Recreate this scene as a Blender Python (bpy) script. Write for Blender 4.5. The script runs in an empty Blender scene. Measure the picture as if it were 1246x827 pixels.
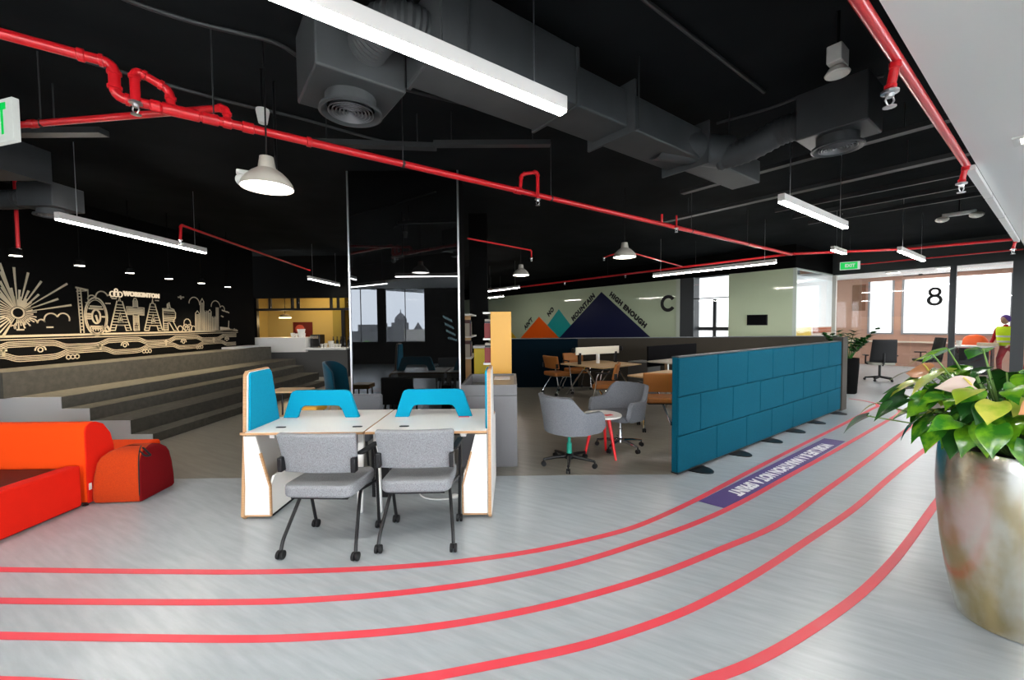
import bpy, bmesh, math, random
from mathutils import Vector, Matrix
random.seed(7)
sin, cos, PI, R = math.sin, math.cos, math.pi, math.radians
SC = bpy.context.scene
COL = SC.collection

# ------------------------------------------------------------------ camera (1246 x 827)
FPX, PITCH, ROLL, HC = 505.0, R(2.3), R(-0.5), 1.6
cp, sp, cr, sr = cos(PITCH), sin(PITCH), cos(ROLL), sin(ROLL)
def ray(px, py):
    X = (px-623)/FPX; Y = (py-413.5)/FPX
    x = X*cr + Y*sr; up = -(-X*sr + Y*cr)
    return Vector((x, cp+up*sp, -sp+up*cp))
EYE = Vector((0, 0, HC))
def atz(px, py, z): r = ray(px, py); return EYE + r*((z-HC)/r.z)
def aty(px, py, y): r = ray(px, py); return EYE + r*(y/r.y)
def atx(px, py, x): r = ray(px, py); return EYE + r*(x/r.x)
def fl(px, py): return atz(px, py, 0)
AN = R(36.8)                                   # the building's second axis: local x = a, local y = b
UA = Vector((cos(AN), sin(AN), 0)); UB = Vector((-sin(AN), cos(AN), 0))
def AB(a, b, z=0): return UA*a + UB*b + Vector((0, 0, z))
def toAB(p): return Vector((p.dot(UA), p.dot(UB), p.z))
def ata(px, py, a): r = ray(px, py); return toAB(EYE + r*(a/r.dot(UA)))   # returned in (a, b, z)
cam_d = bpy.data.cameras.new('camera'); cam = bpy.data.objects.new('camera', cam_d); COL.objects.link(cam)
cam_d.sensor_fit = 'HORIZONTAL'; cam_d.sensor_width = 36; cam_d.lens = FPX/1246*36; cam_d.clip_start = .05; cam_d.clip_end = 500
rt, dn, fw = Vector((1, 0, 0)), Vector((0, -sp, -cp)), Vector((0, cp, -sp))
right = rt*cr - dn*sr; down = rt*sr + dn*cr
M = Matrix.Identity(4)
for i in range(3):
    M[i][0] = right[i]; M[i][1] = -down[i]; M[i][2] = -fw[i]
M.translation = EYE
cam.matrix_world = M
SC.camera = cam

# ------------------------------------------------------------------ materials
def mat(name, col, rough=.5, metal=0., spec=.5, bump=None, noise=None, emit=None, coat=0., sheen=0., trans=0.):
    m = bpy.data.materials.new(name); m.use_nodes = True
    nt = m.node_tree; n = nt.nodes; l = nt.links
    b = n['Principled BSDF']
    b.inputs['Base Color'].default_value = (*col, 1); b.inputs['Roughness'].default_value = rough
    b.inputs['Metallic'].default_value = metal; b.inputs['Specular IOR Level'].default_value = spec if rough < .7 else spec*.25
    b.inputs['Coat Weight'].default_value = coat; b.inputs['Sheen Weight'].default_value = sheen
    b.inputs['Transmission Weight'].default_value = trans
    tc = n.new('ShaderNodeTexCoord')
    if noise:                                   # (scale xyz, second colour, low, high)
        mp = n.new('ShaderNodeMapping'); mp.inputs['Scale'].default_value = noise[0]
        if len(noise) > 4:
            mp.vector_type = 'TEXTURE'; mp.inputs['Scale'].default_value = tuple(1/x for x in noise[0]); mp.inputs['Rotation'].default_value = (0, 0, noise[4])
        nz = n.new('ShaderNodeTexNoise'); nz.inputs['Detail'].default_value = 5; nz.inputs['Scale'].default_value = 1
        rp = n.new('ShaderNodeMapRange'); rp.inputs[1].default_value = noise[2]; rp.inputs[2].default_value = noise[3]
        mx = n.new('ShaderNodeMix'); mx.data_type = 'RGBA'
        mx.inputs[6].default_value = (*col, 1); mx.inputs[7].default_value = (*noise[1], 1)
        l.new(tc.outputs['Object'], mp.inputs[0]); l.new(mp.outputs[0], nz.inputs['Vector'])
        l.new(nz.outputs[0], rp.inputs[0]); l.new(rp.outputs[0], mx.inputs[0]); l.new(mx.outputs[2], b.inputs['Base Color'])
    if bump:                                    # (scale, strength, distance)
        nb = n.new('ShaderNodeTexNoise'); nb.inputs['Scale'].default_value = bump[0]; nb.inputs['Detail'].default_value = 3
        bp = n.new('ShaderNodeBump'); bp.inputs['Strength'].default_value = bump[1]; bp.inputs['Distance'].default_value = bump[2]
        l.new(tc.outputs['Object'], nb.inputs['Vector']); l.new(nb.outputs[0], bp.inputs['Height']); l.new(bp.outputs[0], b.inputs['Normal'])
    if emit:
        b.inputs['Emission Color'].default_value = (*emit[0], 1); b.inputs['Emission Strength'].default_value = emit[1]
    return m
def glass(name, tint=(1, 1, 1), refl=.06):
    m = bpy.data.materials.new(name); m.use_nodes = True
    nt = m.node_tree; n = nt.nodes; l = nt.links
    n.remove(n['Principled BSDF'])
    t = n.new('ShaderNodeBsdfTransparent'); t.inputs[0].default_value = (*tint, 1)
    g = n.new('ShaderNodeBsdfGlossy'); g.inputs['Roughness'].default_value = .01
    f = n.new('ShaderNodeLayerWeight'); f.inputs[0].default_value = .25
    mr = n.new('ShaderNodeMapRange'); mr.inputs[3].default_value = refl; mr.inputs[4].default_value = .22
    mx = n.new('ShaderNodeMixShader')
    l.new(f.outputs['Fresnel'], mr.inputs[0]); l.new(mr.outputs[0], mx.inputs[0])
    l.new(t.outputs[0], mx.inputs[1]); l.new(g.outputs[0], mx.inputs[2]); l.new(mx.outputs[0], n['Material Output'].inputs[0])
    return m
def emitter(name, col, s): return mat(name, tuple(.15*c for c in col), .5, emit=(col, s))
m_floor = mat('vinyl_floor', (.325, .362, .388), .28, spec=.5, noise=((3.2, 24, 1), (.40, .44, .465), .36, .72, R(-29)), bump=(3, .05, .01))
m_floor2 = mat('warm_vinyl_floor', (.20, .19, .16), .30, spec=.45, noise=((2.2, 19, 1), (.25, .238, .20), .36, .70, R(-29)), bump=(3, .05, .01))
m_black = mat('black_ceiling', (.010, .012, .0135), .9, spec=.15, noise=((1.2, 1.2, 1.2), (.016, .019, .021), .35, .7))
m_blackwall = mat('black_wall', (.0035, .0035, .0035), .8, spec=.15)
m_darkwall = mat('dark_wall', (.008, .008, .008), .8, spec=.2)
m_white = mat('white_ceiling_paint', (.9, .9, .89), .8)
m_grey_wall = mat('grey_paint', (.35, .35, .35), .7)
m_step = mat('step_carpet', (.075, .072, .062), .9, noise=((14, 14, 14), (.095, .09, .076), .35, .65), bump=(220, .3, .004))
m_stepend = mat('step_end_paint', (.50, .52, .54), .7)
m_red = mat('red_pipe_paint', (.68, .012, .02), .3, coat=.3)
m_darkred = mat('red_floor_tape', (.72, .055, .078), .45, noise=((6, 6, 6), (.68, .075, .10), .4, .7))
m_purple = mat('purple_vinyl', (.085, .05, .20), .5)
m_whitevinyl = mat('white_vinyl', (.85, .83, .85), .5)
m_lam = mat('white_laminate', (.86, .84, .80), .35)
m_ply = mat('plywood_edge', (.55, .33, .17), .55, noise=((3, 3, 180), (.38, .2, .09), .35, .65))
m_blue = mat('cyan_felt', (.001, .235, .375), .95, sheen=.02, noise=((160, 160, 160), (.002, .275, .44), .35, .65), bump=(500, .25, .002))
m_teal = mat('teal_tile_fabric', (.0008, .060, .096), .95, sheen=.0, noise=((120, 120, 120), (.001, .072, .115), .35, .65), bump=(420, .3, .002))
m_grey = mat('grey_wool', (.26, .268, .285), .95, sheen=.03, noise=((330, 330, 110), (.135, .14, .15), .40, .66), bump=(380, .4, .002))
m_tub = mat('mid_grey_wool', (.19, .20, .22), .95, sheen=.05, noise=((240, 240, 90), (.125, .13, .145), .38, .66), bump=(380, .4, .002))
m_blackmetal = mat('black_metal', (.006, .006, .007), .35, spec=.35)
m_blackplastic = mat('black_plastic', (.006, .006, .007), .55, spec=.3)
m_whitemetal = mat('white_metal', (.8, .8, .78), .4)
m_chrome = mat('chrome', (.8, .8, .82), .12, metal=1)
m_alu = mat('brushed_aluminium', (.62, .63, .65), .3, metal=1)
m_lightalu = mat('pale_aluminium', (.72, .69, .67), .5)
m_orange = mat('orange_wool', (.92, .075, .004), .95, sheen=.02, noise=((200, 200, 200), (.85, .055, .003), .35, .65), bump=(420, .3, .002))
m_redor = mat('red_wool', (.80, .016, .005), .95, sheen=.02, noise=((200, 200, 200), (.7, .014, .005), .35, .65), bump=(420, .3, .002))
m_burnt = mat('burnt_orange_wool', (.52, .05, .006), .95, sheen=.02, noise=((120, 120, 120), (.42, .04, .008), .35, .65), bump=(300, .3, .002))
m_maroon = mat('maroon_wool', (.17, .004, .006), .95, sheen=.0, bump=(300, .3, .002))
m_leather = mat('black_leather', (.004, .010, .014), .4, spec=.3, bump=(60, .2, .003))
m_locker = mat('grey_lacquer', (.115, .113, .12), .35, noise=((2, 2, 2), (.13, .128, .135), .3, .7))
m_lockerdark = mat('dark_grey_lacquer', (.10, .098, .095), .5)
m_yellow = mat('yellow_lacquer', (.72, .36, .035), .4)
m_yellowbin = mat('bright_yellow', (.85, .62, .01), .5)
m_wood = mat('light_oak', (.62, .43, .24), .5, noise=((3, 40, 3), (.5, .33, .17), .35, .7))
m_brown = mat('tan_leather', (.36, .125, .02), .55, bump=(90, .2, .002))
m_backglass = mat('pale_green_glass', (.56, .64, .45), .06, spec=.5, coat=.4)
m_navy = mat('navy_film', (.002, .006, .05), .4)
m_ffo = mat('orange_film', (.9, .12, .008), .4)
m_tealfilm = mat('turquoise_film', (.01, .36, .34), .4)
m_yelfilm = mat('yellow_film', (.85, .55, .02), .4)
m_gold = mat('cream_mural_paint', (.40, .345, .25), .5)
m_gold2 = mat('soft_cream_mural_paint', (.24, .21, .155), .5)
m_tealwall = mat('petrol_panel', (.0006, .006, .011), .8, spec=.2)
m_brownwall = mat('taupe_panel', (.026, .021, .015), .7, spec=.5)
m_duct = mat('charcoal_duct', (.040, .045, .049), .5, spec=.3, noise=((3, 3, 3), (.056, .061, .066), .35, .7))
m_conduit = mat('dark_grey_conduit', (.03, .033, .036), .5)
m_green = emitter('exit_green', (.0, .62, .09), .5)
m_exitw = emitter('exit_white', (.9, .95, .9), .30)
m_pot = None
m_gl = glass('clear_glass')
m_glw = glass('window_glass', (.97, .98, .98), .03)
m_glt = glass('dimmed_window_glass', (.80, .81, .82), .03)  # tint added to dim the sky that the mirror shows
m_blind = mat('emissive_roller_blind', (.85, .85, .85), .8, emit=((.93, .97, 1), 1.05))  # emission in the cloth stands in for daylight through the blind
m_frame = mat('anthracite_frame', (.045, .05, .055), .45)
m_pink = mat('pinkish_wall', (.50, .30, .23), .7)
m_brownboard = mat('brown_pinboard', (.22, .115, .075), .8)
m_warmwall = mat('warm_yellow_wall', (.55, .43, .17), .7)
m_darkscreen = mat('black_screen', (.005, .005, .006), .8, spec=.2)
m_tube = emitter('tube_diffuser', (1, .965, .9), 58)
m_tubew = emitter('warm_tube_diffuser', (1, .93, .85), 48)
m_bulb = emitter('lamp_diffuser', (1, .93, .85), 14)
m_spot = emitter('downlight_lens', (1, .92, .78), 9)
m_shade = mat('putty_enamel', (.42, .39, .34), .4)
m_leaf = mat('green_leaf', (.03, .18, .012), .22, spec=.7, noise=((13, 13, 13), (.17, .42, .015), .44, .60))
m_leafdark = mat('deep_green_leaf', (.010, .06, .012), .22, spec=.7, noise=((8, 8, 8), (.03, .14, .02), .4, .65))
m_leafvar = mat('yellow_green_leaf', (.30, .45, .03), .35, spec=.5, noise=((12, 12, 12), (.62, .62, .10), .4, .62))
m_stem = mat('stem_green', (.16, .30, .06), .5)
m_soil = mat('soil', (.03, .02, .012), .95)
m_text = mat('black_lettering', (.006, .006, .007), .5)
m_neon = emitter('lit_sign_letter', (1, .80, .55), .42)
m_vest = mat('hi_vis_yellow', (.62, .85, .03), .7)
m_reflect = mat('reflective_grey_tape', (.6, .6, .6), .4)
m_skin = mat('skin', (.42, .24, .16), .6)
m_scarf = mat('purple_cloth', (.10, .05, .22), .8)
m_redcloth = mat('dark_red_cloth', (.36, .012, .02), .85)
m_orplastic = mat('orange_plastic', (.95, .13, .015), .4)
m_cup = mat('white_ceramic', (.8, .78, .72), .35)
m_coffee = mat('black_gloss', (.01, .01, .01), .25)

# ------------------------------------------------------------------ mesh building
class MB:
    def __init__(s): s.v = []; s.f = []
    def add(s, vs, fs):
        o = len(s.v); s.v += [Vector(v) for v in vs]; s.f += [tuple(i+o for i in f) for f in fs]; return s
    def box(s, x0, x1, y0, y1, z0, z1):
        return s.add([(x0,y0,z0),(x1,y0,z0),(x1,y1,z0),(x0,y1,z0),(x0,y0,z1),(x1,y0,z1),(x1,y1,z1),(x0,y1,z1)],
                     [(0,3,2,1),(4,5,6,7),(0,1,5,4),(1,2,6,5),(2,3,7,6),(3,0,4,7)])
    def prism(s, poly, fn, lo, hi):              # poly of 2D points, fn(u, v, w) -> 3D
        n = len(poly)
        return s.add([fn(u, v, lo) for u, v in poly]+[fn(u, v, hi) for u, v in poly],
                     [tuple(range(n))[::-1], tuple(range(n, 2*n))]+[(i, (i+1) % n, n+(i+1) % n, n+i) for i in range(n)])
    def tube(s, pts, r, n=10, caps=True):
        pts = [Vector(p) for p in pts]; rr = r if isinstance(r, (list, tuple)) else [r]*len(pts)
        rings = []; T0 = (pts[1]-pts[0]).normalized()
        up = Vector((0, 0, 1)) if abs(T0.z) < .9 else Vector((1, 0, 0))
        N = T0.cross(up).normalized()
        for i, p in enumerate(pts):
            a = (pts[i]-pts[i-1]).normalized() if i else T0
            b = (pts[i+1]-pts[i]).normalized() if i < len(pts)-1 else a
            T = (a+b)
            T = T.normalized() if T.length > 1e-6 else a
            N = (N - T*N.dot(T)); N = N.normalized() if N.length > 1e-6 else T.orthogonal().normalized()
            B = T.cross(N); k = 1/max(.5, a.dot(T))
            rings.append([p + (N*cos(2*PI*j/n)+B*sin(2*PI*j/n))*rr[i]*(k if i not in (0, len(pts)-1) else 1) for j in range(n)])
        vs = [v for g in rings for v in g]; fs = []
        for i in range(len(pts)-1):
            for j in range(n):
                fs.append((i*n+j, i*n+(j+1) % n, (i+1)*n+(j+1) % n, (i+1)*n+j))
        if caps: fs += [tuple(range(n))[::-1], tuple((len(pts)-1)*n+j for j in range(n))]
        return s.add(vs, fs)
    def lathe(s, prof, c=(0, 0, 0), n=32, ax=None, cap0=True, cap1=True):
        c = Vector(c); ax = Vector(ax or (0, 0, 1)).normalized()
        q = ax.to_track_quat('Z', 'Y').to_matrix() if abs(ax.z) < .9999 else (Matrix.Identity(3) if ax.z > 0 else Matrix.Rotation(PI, 3, 'X'))
        vs = [c + q @ Vector((r*cos(2*PI*j/n), r*sin(2*PI*j/n), z)) for r, z in prof for j in range(n)]
        fs = [(i*n+j, i*n+(j+1) % n, (i+1)*n+(j+1) % n, (i+1)*n+j) for i in range(len(prof)-1) for j in range(n)]
        if cap0: fs.append(tuple(range(n))[::-1])
        if cap1: fs.append(tuple((len(prof)-1)*n+j for j in range(n)))
        return s.add(vs, fs)
    def ball(s, c, rx, ry=None, rz=None, n=16, m=10):
        ry = ry or rx; rz = rz or rx
        return s.lathe([(max(1e-4, sin(PI*i/m)), -cos(PI*i/m)) for i in range(m+1)], n=n, cap0=False, cap1=False)._scale_last(n*(m+1), c, rx, ry, rz)
    def _scale_last(s, k, c, rx, ry, rz):
        for i in range(len(s.v)-k, len(s.v)):
            v = s.v[i]; s.v[i] = Vector((c[0]+v.x*rx, c[1]+v.y*ry, c[2]+v.z*rz))
        return s
    def ribbon(s, pts, w, z0, z1, closed=False):  # flat strip along floor points
        P = [Vector(p) for p in pts]; vs = []; n = len(P)
        for i, p in enumerate(P):
            t = (P[min(i+1, n-1)]-P[max(i-1, 0)]); t.z = 0; t.normalize(); nn = Vector((-t.y, t.x, 0))*w/2
            vs += [(p.x+nn.x, p.y+nn.y, z0), (p.x-nn.x, p.y-nn.y, z0), (p.x-nn.x, p.y-nn.y, z1), (p.x+nn.x, p.y+nn.y, z1)]
        fs = [(0, 1, 2, 3), tuple((n-1)*4+k for k in (3, 2, 1, 0))]
        for i in range(n-1):
            for k in range(4): fs.append((i*4+k, (i+1)*4+k, (i+1)*4+(k+1) % 4, i*4+(k+1) % 4))
        return s.add(vs, fs)
    def grid(s, fn, nu, nv):
        vs = [fn(i/nu, j/nv) for i in range(nu+1) for j in range(nv+1)]; w = nv+1
        return s.add(vs, [(i*w+j, (i+1)*w+j, (i+1)*w+j+1, i*w+j+1) for i in range(nu) for j in range(nv)])
    def mesh(s, mesh, fn):                        # take a mesh's geometry through fn
        return s.add([fn(v.co) for v in mesh.vertices], [tuple(p.vertices) for p in mesh.polygons])
    def build(s, name, m, parent=None, bevel=0, seg=2, smooth=35, sub=0, solid=0, loc=None, rot=0):
        me = bpy.data.meshes.new(name); me.from_pydata(s.v, [], s.f); me.validate(); me.update()
        bm = bmesh.new(); bm.from_mesh(me); bmesh.ops.recalc_face_normals(bm, faces=bm.faces); bm.to_mesh(me); bm.free()
        me.materials.append(m)
        if smooth:
            me.polygons.foreach_set('use_smooth', [True]*len(me.polygons)); me.set_sharp_from_angle(angle=R(smooth))
        o = bpy.data.objects.new(name, me); COL.objects.link(o)
        if parent: o.parent = parent
        if loc is not None: o.location = loc; o.rotation_euler.z = rot
        if solid:
            d = o.modifiers.new('thick', 'SOLIDIFY'); d.thickness = solid; d.offset = 0
        if bevel:
            d = o.modifiers.new('edge', 'BEVEL'); d.width = bevel; d.segments = seg; d.limit_method = 'ANGLE'; d.angle_limit = R(30)
            d.harden_normals = False
        if sub:
            d = o.modifiers.new('smooth', 'SUBSURF'); d.levels = sub; d.render_levels = sub
        return o
def tag(o, label, cat, group=None, kind=None):
    if label: o['label'] = label
    if cat: o['category'] = cat
    if group: o['group'] = group
    if kind: o['kind'] = kind
    return o
def thing(name, label, cat, loc=(0, 0, 0), rz=0, group=None):
    o = bpy.data.objects.new(name, None); o.empty_display_size = .1; COL.objects.link(o)
    o.location = loc; o.rotation_euler = (0, 0, rz); return tag(o, label, cat, group)
def struct(mb, name, m, **k):
    o = mb.build(name, m, **k); o['kind'] = 'structure'; return o
def copy_tree(o, parent=None):
    c = o.copy(); COL.objects.link(c)
    if parent: c.parent = parent
    for ch in [x for x in o.children]: copy_tree(ch, c)
    return c
def place(proto, used, loc, rz, label, group=None):
    o = proto if not used else copy_tree(proto)
    o.location = loc; o.rotation_euler = (0, 0, rz); o['label'] = label
    if group: o['group'] = group
    return o
def fillet(pts, r, n=5):
    P = [Vector(p) for p in pts]; out = [P[0]]
    for i in range(1, len(P)-1):
        a = (P[i-1]-P[i]); b = (P[i+1]-P[i]); d = min(r, a.length*.45, b.length*.45)
        p0 = P[i]+a.normalized()*d; p1 = P[i]+b.normalized()*d
        for k in range(n+1):
            t = k/n; out.append(p0*(1-t)**2+P[i]*2*t*(1-t)+p1*t*t)
    return out+[P[-1]]
def spline(P, per=8):
    P = [Vector(p) for p in P]; out = []
    Q = [P[0]*2-P[1]]+P+[P[-1]*2-P[-2]]
    for i in range(1, len(Q)-2):
        for k in range(per):
            t = k/per; a, b, c, d = Q[i-1], Q[i], Q[i+1], Q[i+2]
            out.append(.5*((2*b)+(c-a)*t+(2*a-5*b+4*c-d)*t*t+(3*b-a-3*c+d)*t**3))
    return out+[P[-1]]
def text_mesh(body, size, bold=0., extrude=.002, align='CENTER', spacing=1.):
    c = bpy.data.curves.new('lettering', 'FONT'); c.body = body; c.size = size; c.offset = bold; c.extrude = extrude
    c.align_x = align; c.align_y = 'CENTER'; c.space_character = spacing; c.resolution_u = 4
    o = bpy.data.objects.new('lettering', c); COL.objects.link(o)
    bpy.context.view_layer.update()
    me = bpy.data.meshes.new_from_object(o.evaluated_get(bpy.context.evaluated_depsgraph_get()))
    bpy.data.objects.remove(o); bpy.data.curves.remove(c)
    return me
def rrect(w, h, r, n=5, cx=0, cy=0):
    out = []
    for sx, sy, a0 in ((1, 1, 0), (-1, 1, 90), (-1, -1, 180), (1, -1, 270)):
        for k in range(n+1):
            a = R(a0+90*k/n); out.append((cx+sx*(w/2-r)+r*cos(a), cy+sy*(h/2-r)+r*sin(a)))
    return out
XY = lambda u, v, w: (u, v, w)
XZ = lambda u, v, w: (u, w, v)
YZ = lambda u, v, w: (w, u, v)

# ------------------------------------------------------------------ room shell
ZS = 3.75
mb = MB().box(-14, 24, -9, 32, -.2, 0); struct(mb, 'floor', m_floor)
# the warmer vinyl behind the work tables: y > 4.38, up to the tiled divider's line
def bx(y): return (.8007*y-2.42)/.599
poly = [(-14, 4.30), (bx(4.30), 4.30), (bx(7.6), 7.6), (bx(7.6), 31), (-14, 31)]
struct(MB().prism(poly, XY, -.01, .0015), 'floor', m_floor2, smooth=0)
struct(MB().box(-14, 24, -9, 32, ZS, ZS+.2), 'ceiling', m_black)
# white lowered ceiling on the camera's right, running along the a axis
struct(MB().box(-8, 16.55, -5.0, .55, 3.05, 3.12), 'ceiling', m_white, rot=AN, loc=(0, 0, 0))
struct(MB().box(-8, 16.55, .49, .55, 3.12, ZS), 'trim_1', m_blackwall, rot=AN, loc=(0, 0, 0))
sl = MB()
for k in range(4):
    sl.box(5.85+k*1.55, 5.85+k*1.55+1.49, .553, .615, 3.0, 3.05)
struct(sl, 'trim_2', mat('white_edge_metal', (.8, .8, .8), .4), rot=AN, loc=(0, 0, 0))
# left wall (mural) and walls at the back
XW = -7.5
struct(MB().box(XW-.2, XW, -5, 11.9, 0, ZS), 'wall_left', m_blackwall)
# wall with window openings
def wall_run(name, m, fnbox, u0, u1, z0, z1, holes):
    mb = MB(); u = u0
    for h0, h1, s, t in sorted(holes):
        fnbox(mb, u, h0, z0, z1); fnbox(mb, h0, h1, z0, s); fnbox(mb, h0, h1, t, z1); u = h1
    fnbox(mb, u, u1, z0, z1)
    return struct(mb, name, m)
holes = [(-8.5, -7.0, .85, 3.08), (-6.86, -5.42, .85, 3.08), (-5.16, -3.5, .85, 3.08)]
holes_b = holes+[(-1.95, -.15, .25, 3.2), (-.05, 1.45, .25, 3.2)]
wall_run('wall_back', m_darkwall, lambda m, a, b, c, d: m.box(a, b, -5.25, -5, c, d) if b > a and d > c else None, -10, 1.85, 0, ZS, [h for h in holes_b])
def abbox(m, a0, a1, b0, b1, z0, z1):
    vs = [AB(a, b, z) for z in (z0, z1) for a, b in ((a0, b0), (a1, b0), (a1, b1), (a0, b1))]
    return m.add(vs, [(0,3,2,1),(4,5,6,7),(0,1,5,4),(1,2,6,5),(2,3,7,6),(3,0,4,7)])
rholes = [(-.2+k*2.25, -.2+k*2.25+2.0, .3, 2.85) for k in range(7)]  # unseen window wall, windows added and set nearer to brighten the white ceiling
wall_run('wall_right', m_white, lambda m, a, b, c, d: abbox(m, a, b, -2.8, -2.6, c, d) if b > a and d > c else None, -.5, 16.3, 0, ZS, rholes)
q = MB(); abbox(q, -1.6, -.5, -5.2, -5.0, 0, ZS); abbox(q, -.7, -.5, -5.0, -2.8, 0, ZS); abbox(q, 16.3, 20.5, -5.2, -5.0, 0, ZS); abbox(q, 16.1, 16.3, -5.0, -2.8, 0, ZS); struct(q, 'wall_right', m_white)
wn = 0
for h in holes_b:
    wn += 1
    fm = MB()
    for x0, x1, z0, z1 in ((h[0], h[1], h[2], h[2]+.05), (h[0], h[1], h[3]-.05, h[3]), (h[0], h[0]+.05, h[2], h[3]), (h[1]-.05, h[1], h[2], h[3]), ((h[0]+h[1])/2-.01, (h[0]+h[1])/2+.01, h[2], h[3])):
        fm.box(x0, x1, -5.15, -5.09, z0, z1)
    w = struct(fm, 'window_%d' % wn, m_frame)
    MB().box(h[0]+.05, h[1]-.05, -5.13, -5.12, h[2]+.05, h[3]-.05).build('window_pane', m_glt if h[1] < -3 else m_glw, w)
for h in rholes:
    wn += 1
    fm = MB()
    for a0, a1, z0, z1 in ((h[0], h[1], h[2], h[2]+.05), (h[0], h[1], h[3]-.05, h[3]), (h[0], h[0]+.05, h[2], h[3]), (h[1]-.05, h[1], h[2], h[3])):
        abbox(fm, a0, a1, -2.74, -2.68, z0, z1)
    w = struct(fm, 'window_%d' % wn, m_frame)
    pm = MB(); abbox(pm, h[0]+.05, h[1]-.05, -2.72, -2.71, h[2]+.05, h[3]-.05); pm.build('window_pane', m_glw, w)
def portal(loc, normal, sx, sy):
    d = bpy.data.lights.new('daylight', 'AREA'); d.shape = 'RECTANGLE'; d.size = sx; d.size_y = sy
    d.cycles.is_portal = True
    o = bpy.data.objects.new('daylight', d); COL.objects.link(o); o.location = loc
    o.rotation_euler = Vector(normal).to_track_quat('-Z', 'Y').to_euler(); return o
portal((-6, -5.3, 1.95), (0, 1, 0), 5.2, 2.3); portal((-.25, -5.3, 1.72), (0, 1, 0), 3.5, 3.0)
pc = AB(7.6, -2.85, 1.6); portal(pc, UB, 16, 2.6)
# far walls
struct(MB().box(-10, XW, 11.9, 12.1, 0, ZS), 'wall_left', m_blackwall)
# ------------------------------------------------------------------ glass-fronted wall C (plane a = 13.4)
AC = 13.4
wc = MB()
def wallC(b0, b1, z0, z1, t=.1): abbox(wc, AC, AC+t, b0, b1, z0, z1)
wallC(8.13, 26, 0, 3.09); wallC(4.66, 6.44, 0, 3.09)
struct(wc, 'wall_far', m_backglass)
wd = MB(); abbox(wd, AC-.02, AC+.12, 4.62, 26, 3.09, ZS); struct(wd, 'wall_far', m_blackwall)
# slim frame and dark reveal beside the window slot, emissive window blind behind it
t3 = MB(); abbox(t3, AC-.03, AC+.1, 8.10, 8.24, 0, 3.09); struct(t3, 'trim_3', mat('pale_green_frame', (.55, .6, .5), .4))
t4 = MB(); abbox(t4, AC-.02, AC+.35, 7.60, 8.10, 0, 3.09); struct(t4, 'trim_4', m_frame)
wn += 1
w = MB(); abbox(w, AC+.30, AC+.36, 7.0, 7.10, .9, 2.35); abbox(w, AC+.30, AC+.36, 6.44, 7.6, 1.30, 1.42); abbox(w, AC+.02, AC+.05, 6.44, 7.6, 2.36, 2.39)
w = struct(w, 'window_%d' % wn, m_frame)
p = MB(); abbox(p, AC+.42, AC+.46, 6.4, 7.65, .3, 3.09); p.build('window_blind', m_blind, w)
p = MB(); abbox(p, AC+.01, AC+.02, 6.44, 7.6, 0, 3.09); p.build('window_pane', m_gl, w)
# long back sides
struct(MB().box(-4.2, -3.9, 12.6, 30, 0, ZS), 'wall_back', m_blackwall)
wf = MB(); abbox(wf, 6, AC, 26, 26.2, 0, ZS); struct(wf, 'wall_far', m_blackwall)
# square dark pillar behind the shelves
struct(MB().box(-.83, -.475, 8.2, 8.5, 0, ZS), 'wall_pillar', m_blackwall)
# ------------------------------------------------------------------ room 8 (glass plane a = 16.5)
A8, AO = 16.5, 19.4
h8 = MB(); abbox(h8, A8-.06, A8+.06, -5.0, 4.62, 3.06, ZS); struct(h8, 'wall_far', mat('anthracite_bulkhead', (.03, .036, .036), .55))
h8 = MB(); abbox(h8, AC, A8+.06, 4.60, 4.70, 3.09, ZS); struct(h8, 'wall_far', m_blackwall)
g8 = []
def post8(b0, b1): 
    q = MB(); abbox(q, A8-.05, A8+.07, b0, b1, 0, 3.06); return q
wn += 1
w8 = struct(post8(1.83, 1.95), 'window_%d' % wn, m_frame)
post8(.63, .85).build('window_post', m_frame, w8)
post8(4.50, 4.60).build('window_post', mat('pale_post', (.6, .57, .52), .5), w8)
for b0, b1 in ((1.95, 4.5), (.85, 1.83), (-4.95, .63)):
    q = MB(); abbox(q, A8-.006, A8+.006, b0, b1, .02, 3.06); q.build('window_pane', m_gl, w8)
q = MB(); abbox(q, A8-.02, A8+.02, 1.95, 2.9, 2.865, 2.885); abbox(q, A8-.02, A8+.02, 2.5, 2.58, 2.86, 2.91); q.build('door_rail', m_blackmetal, w8)
# corner pane running along a at b = 4.6
wn += 1
q = MB(); abbox(q, AC, AC+.05, 4.57, 4.66, 0, 3.09); abbox(q, AC, A8, 4.58, 4.64, 3.05, 3.09)
w9 = struct(q, 'window_%d' % wn, mat('glass_edge', (.55, .62, .55), .3))
q = MB(); abbox(q, AC+.05, A8, 4.605, 4.615, .02, 3.05); q.build('window_pane', m_gl, w9)
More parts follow.
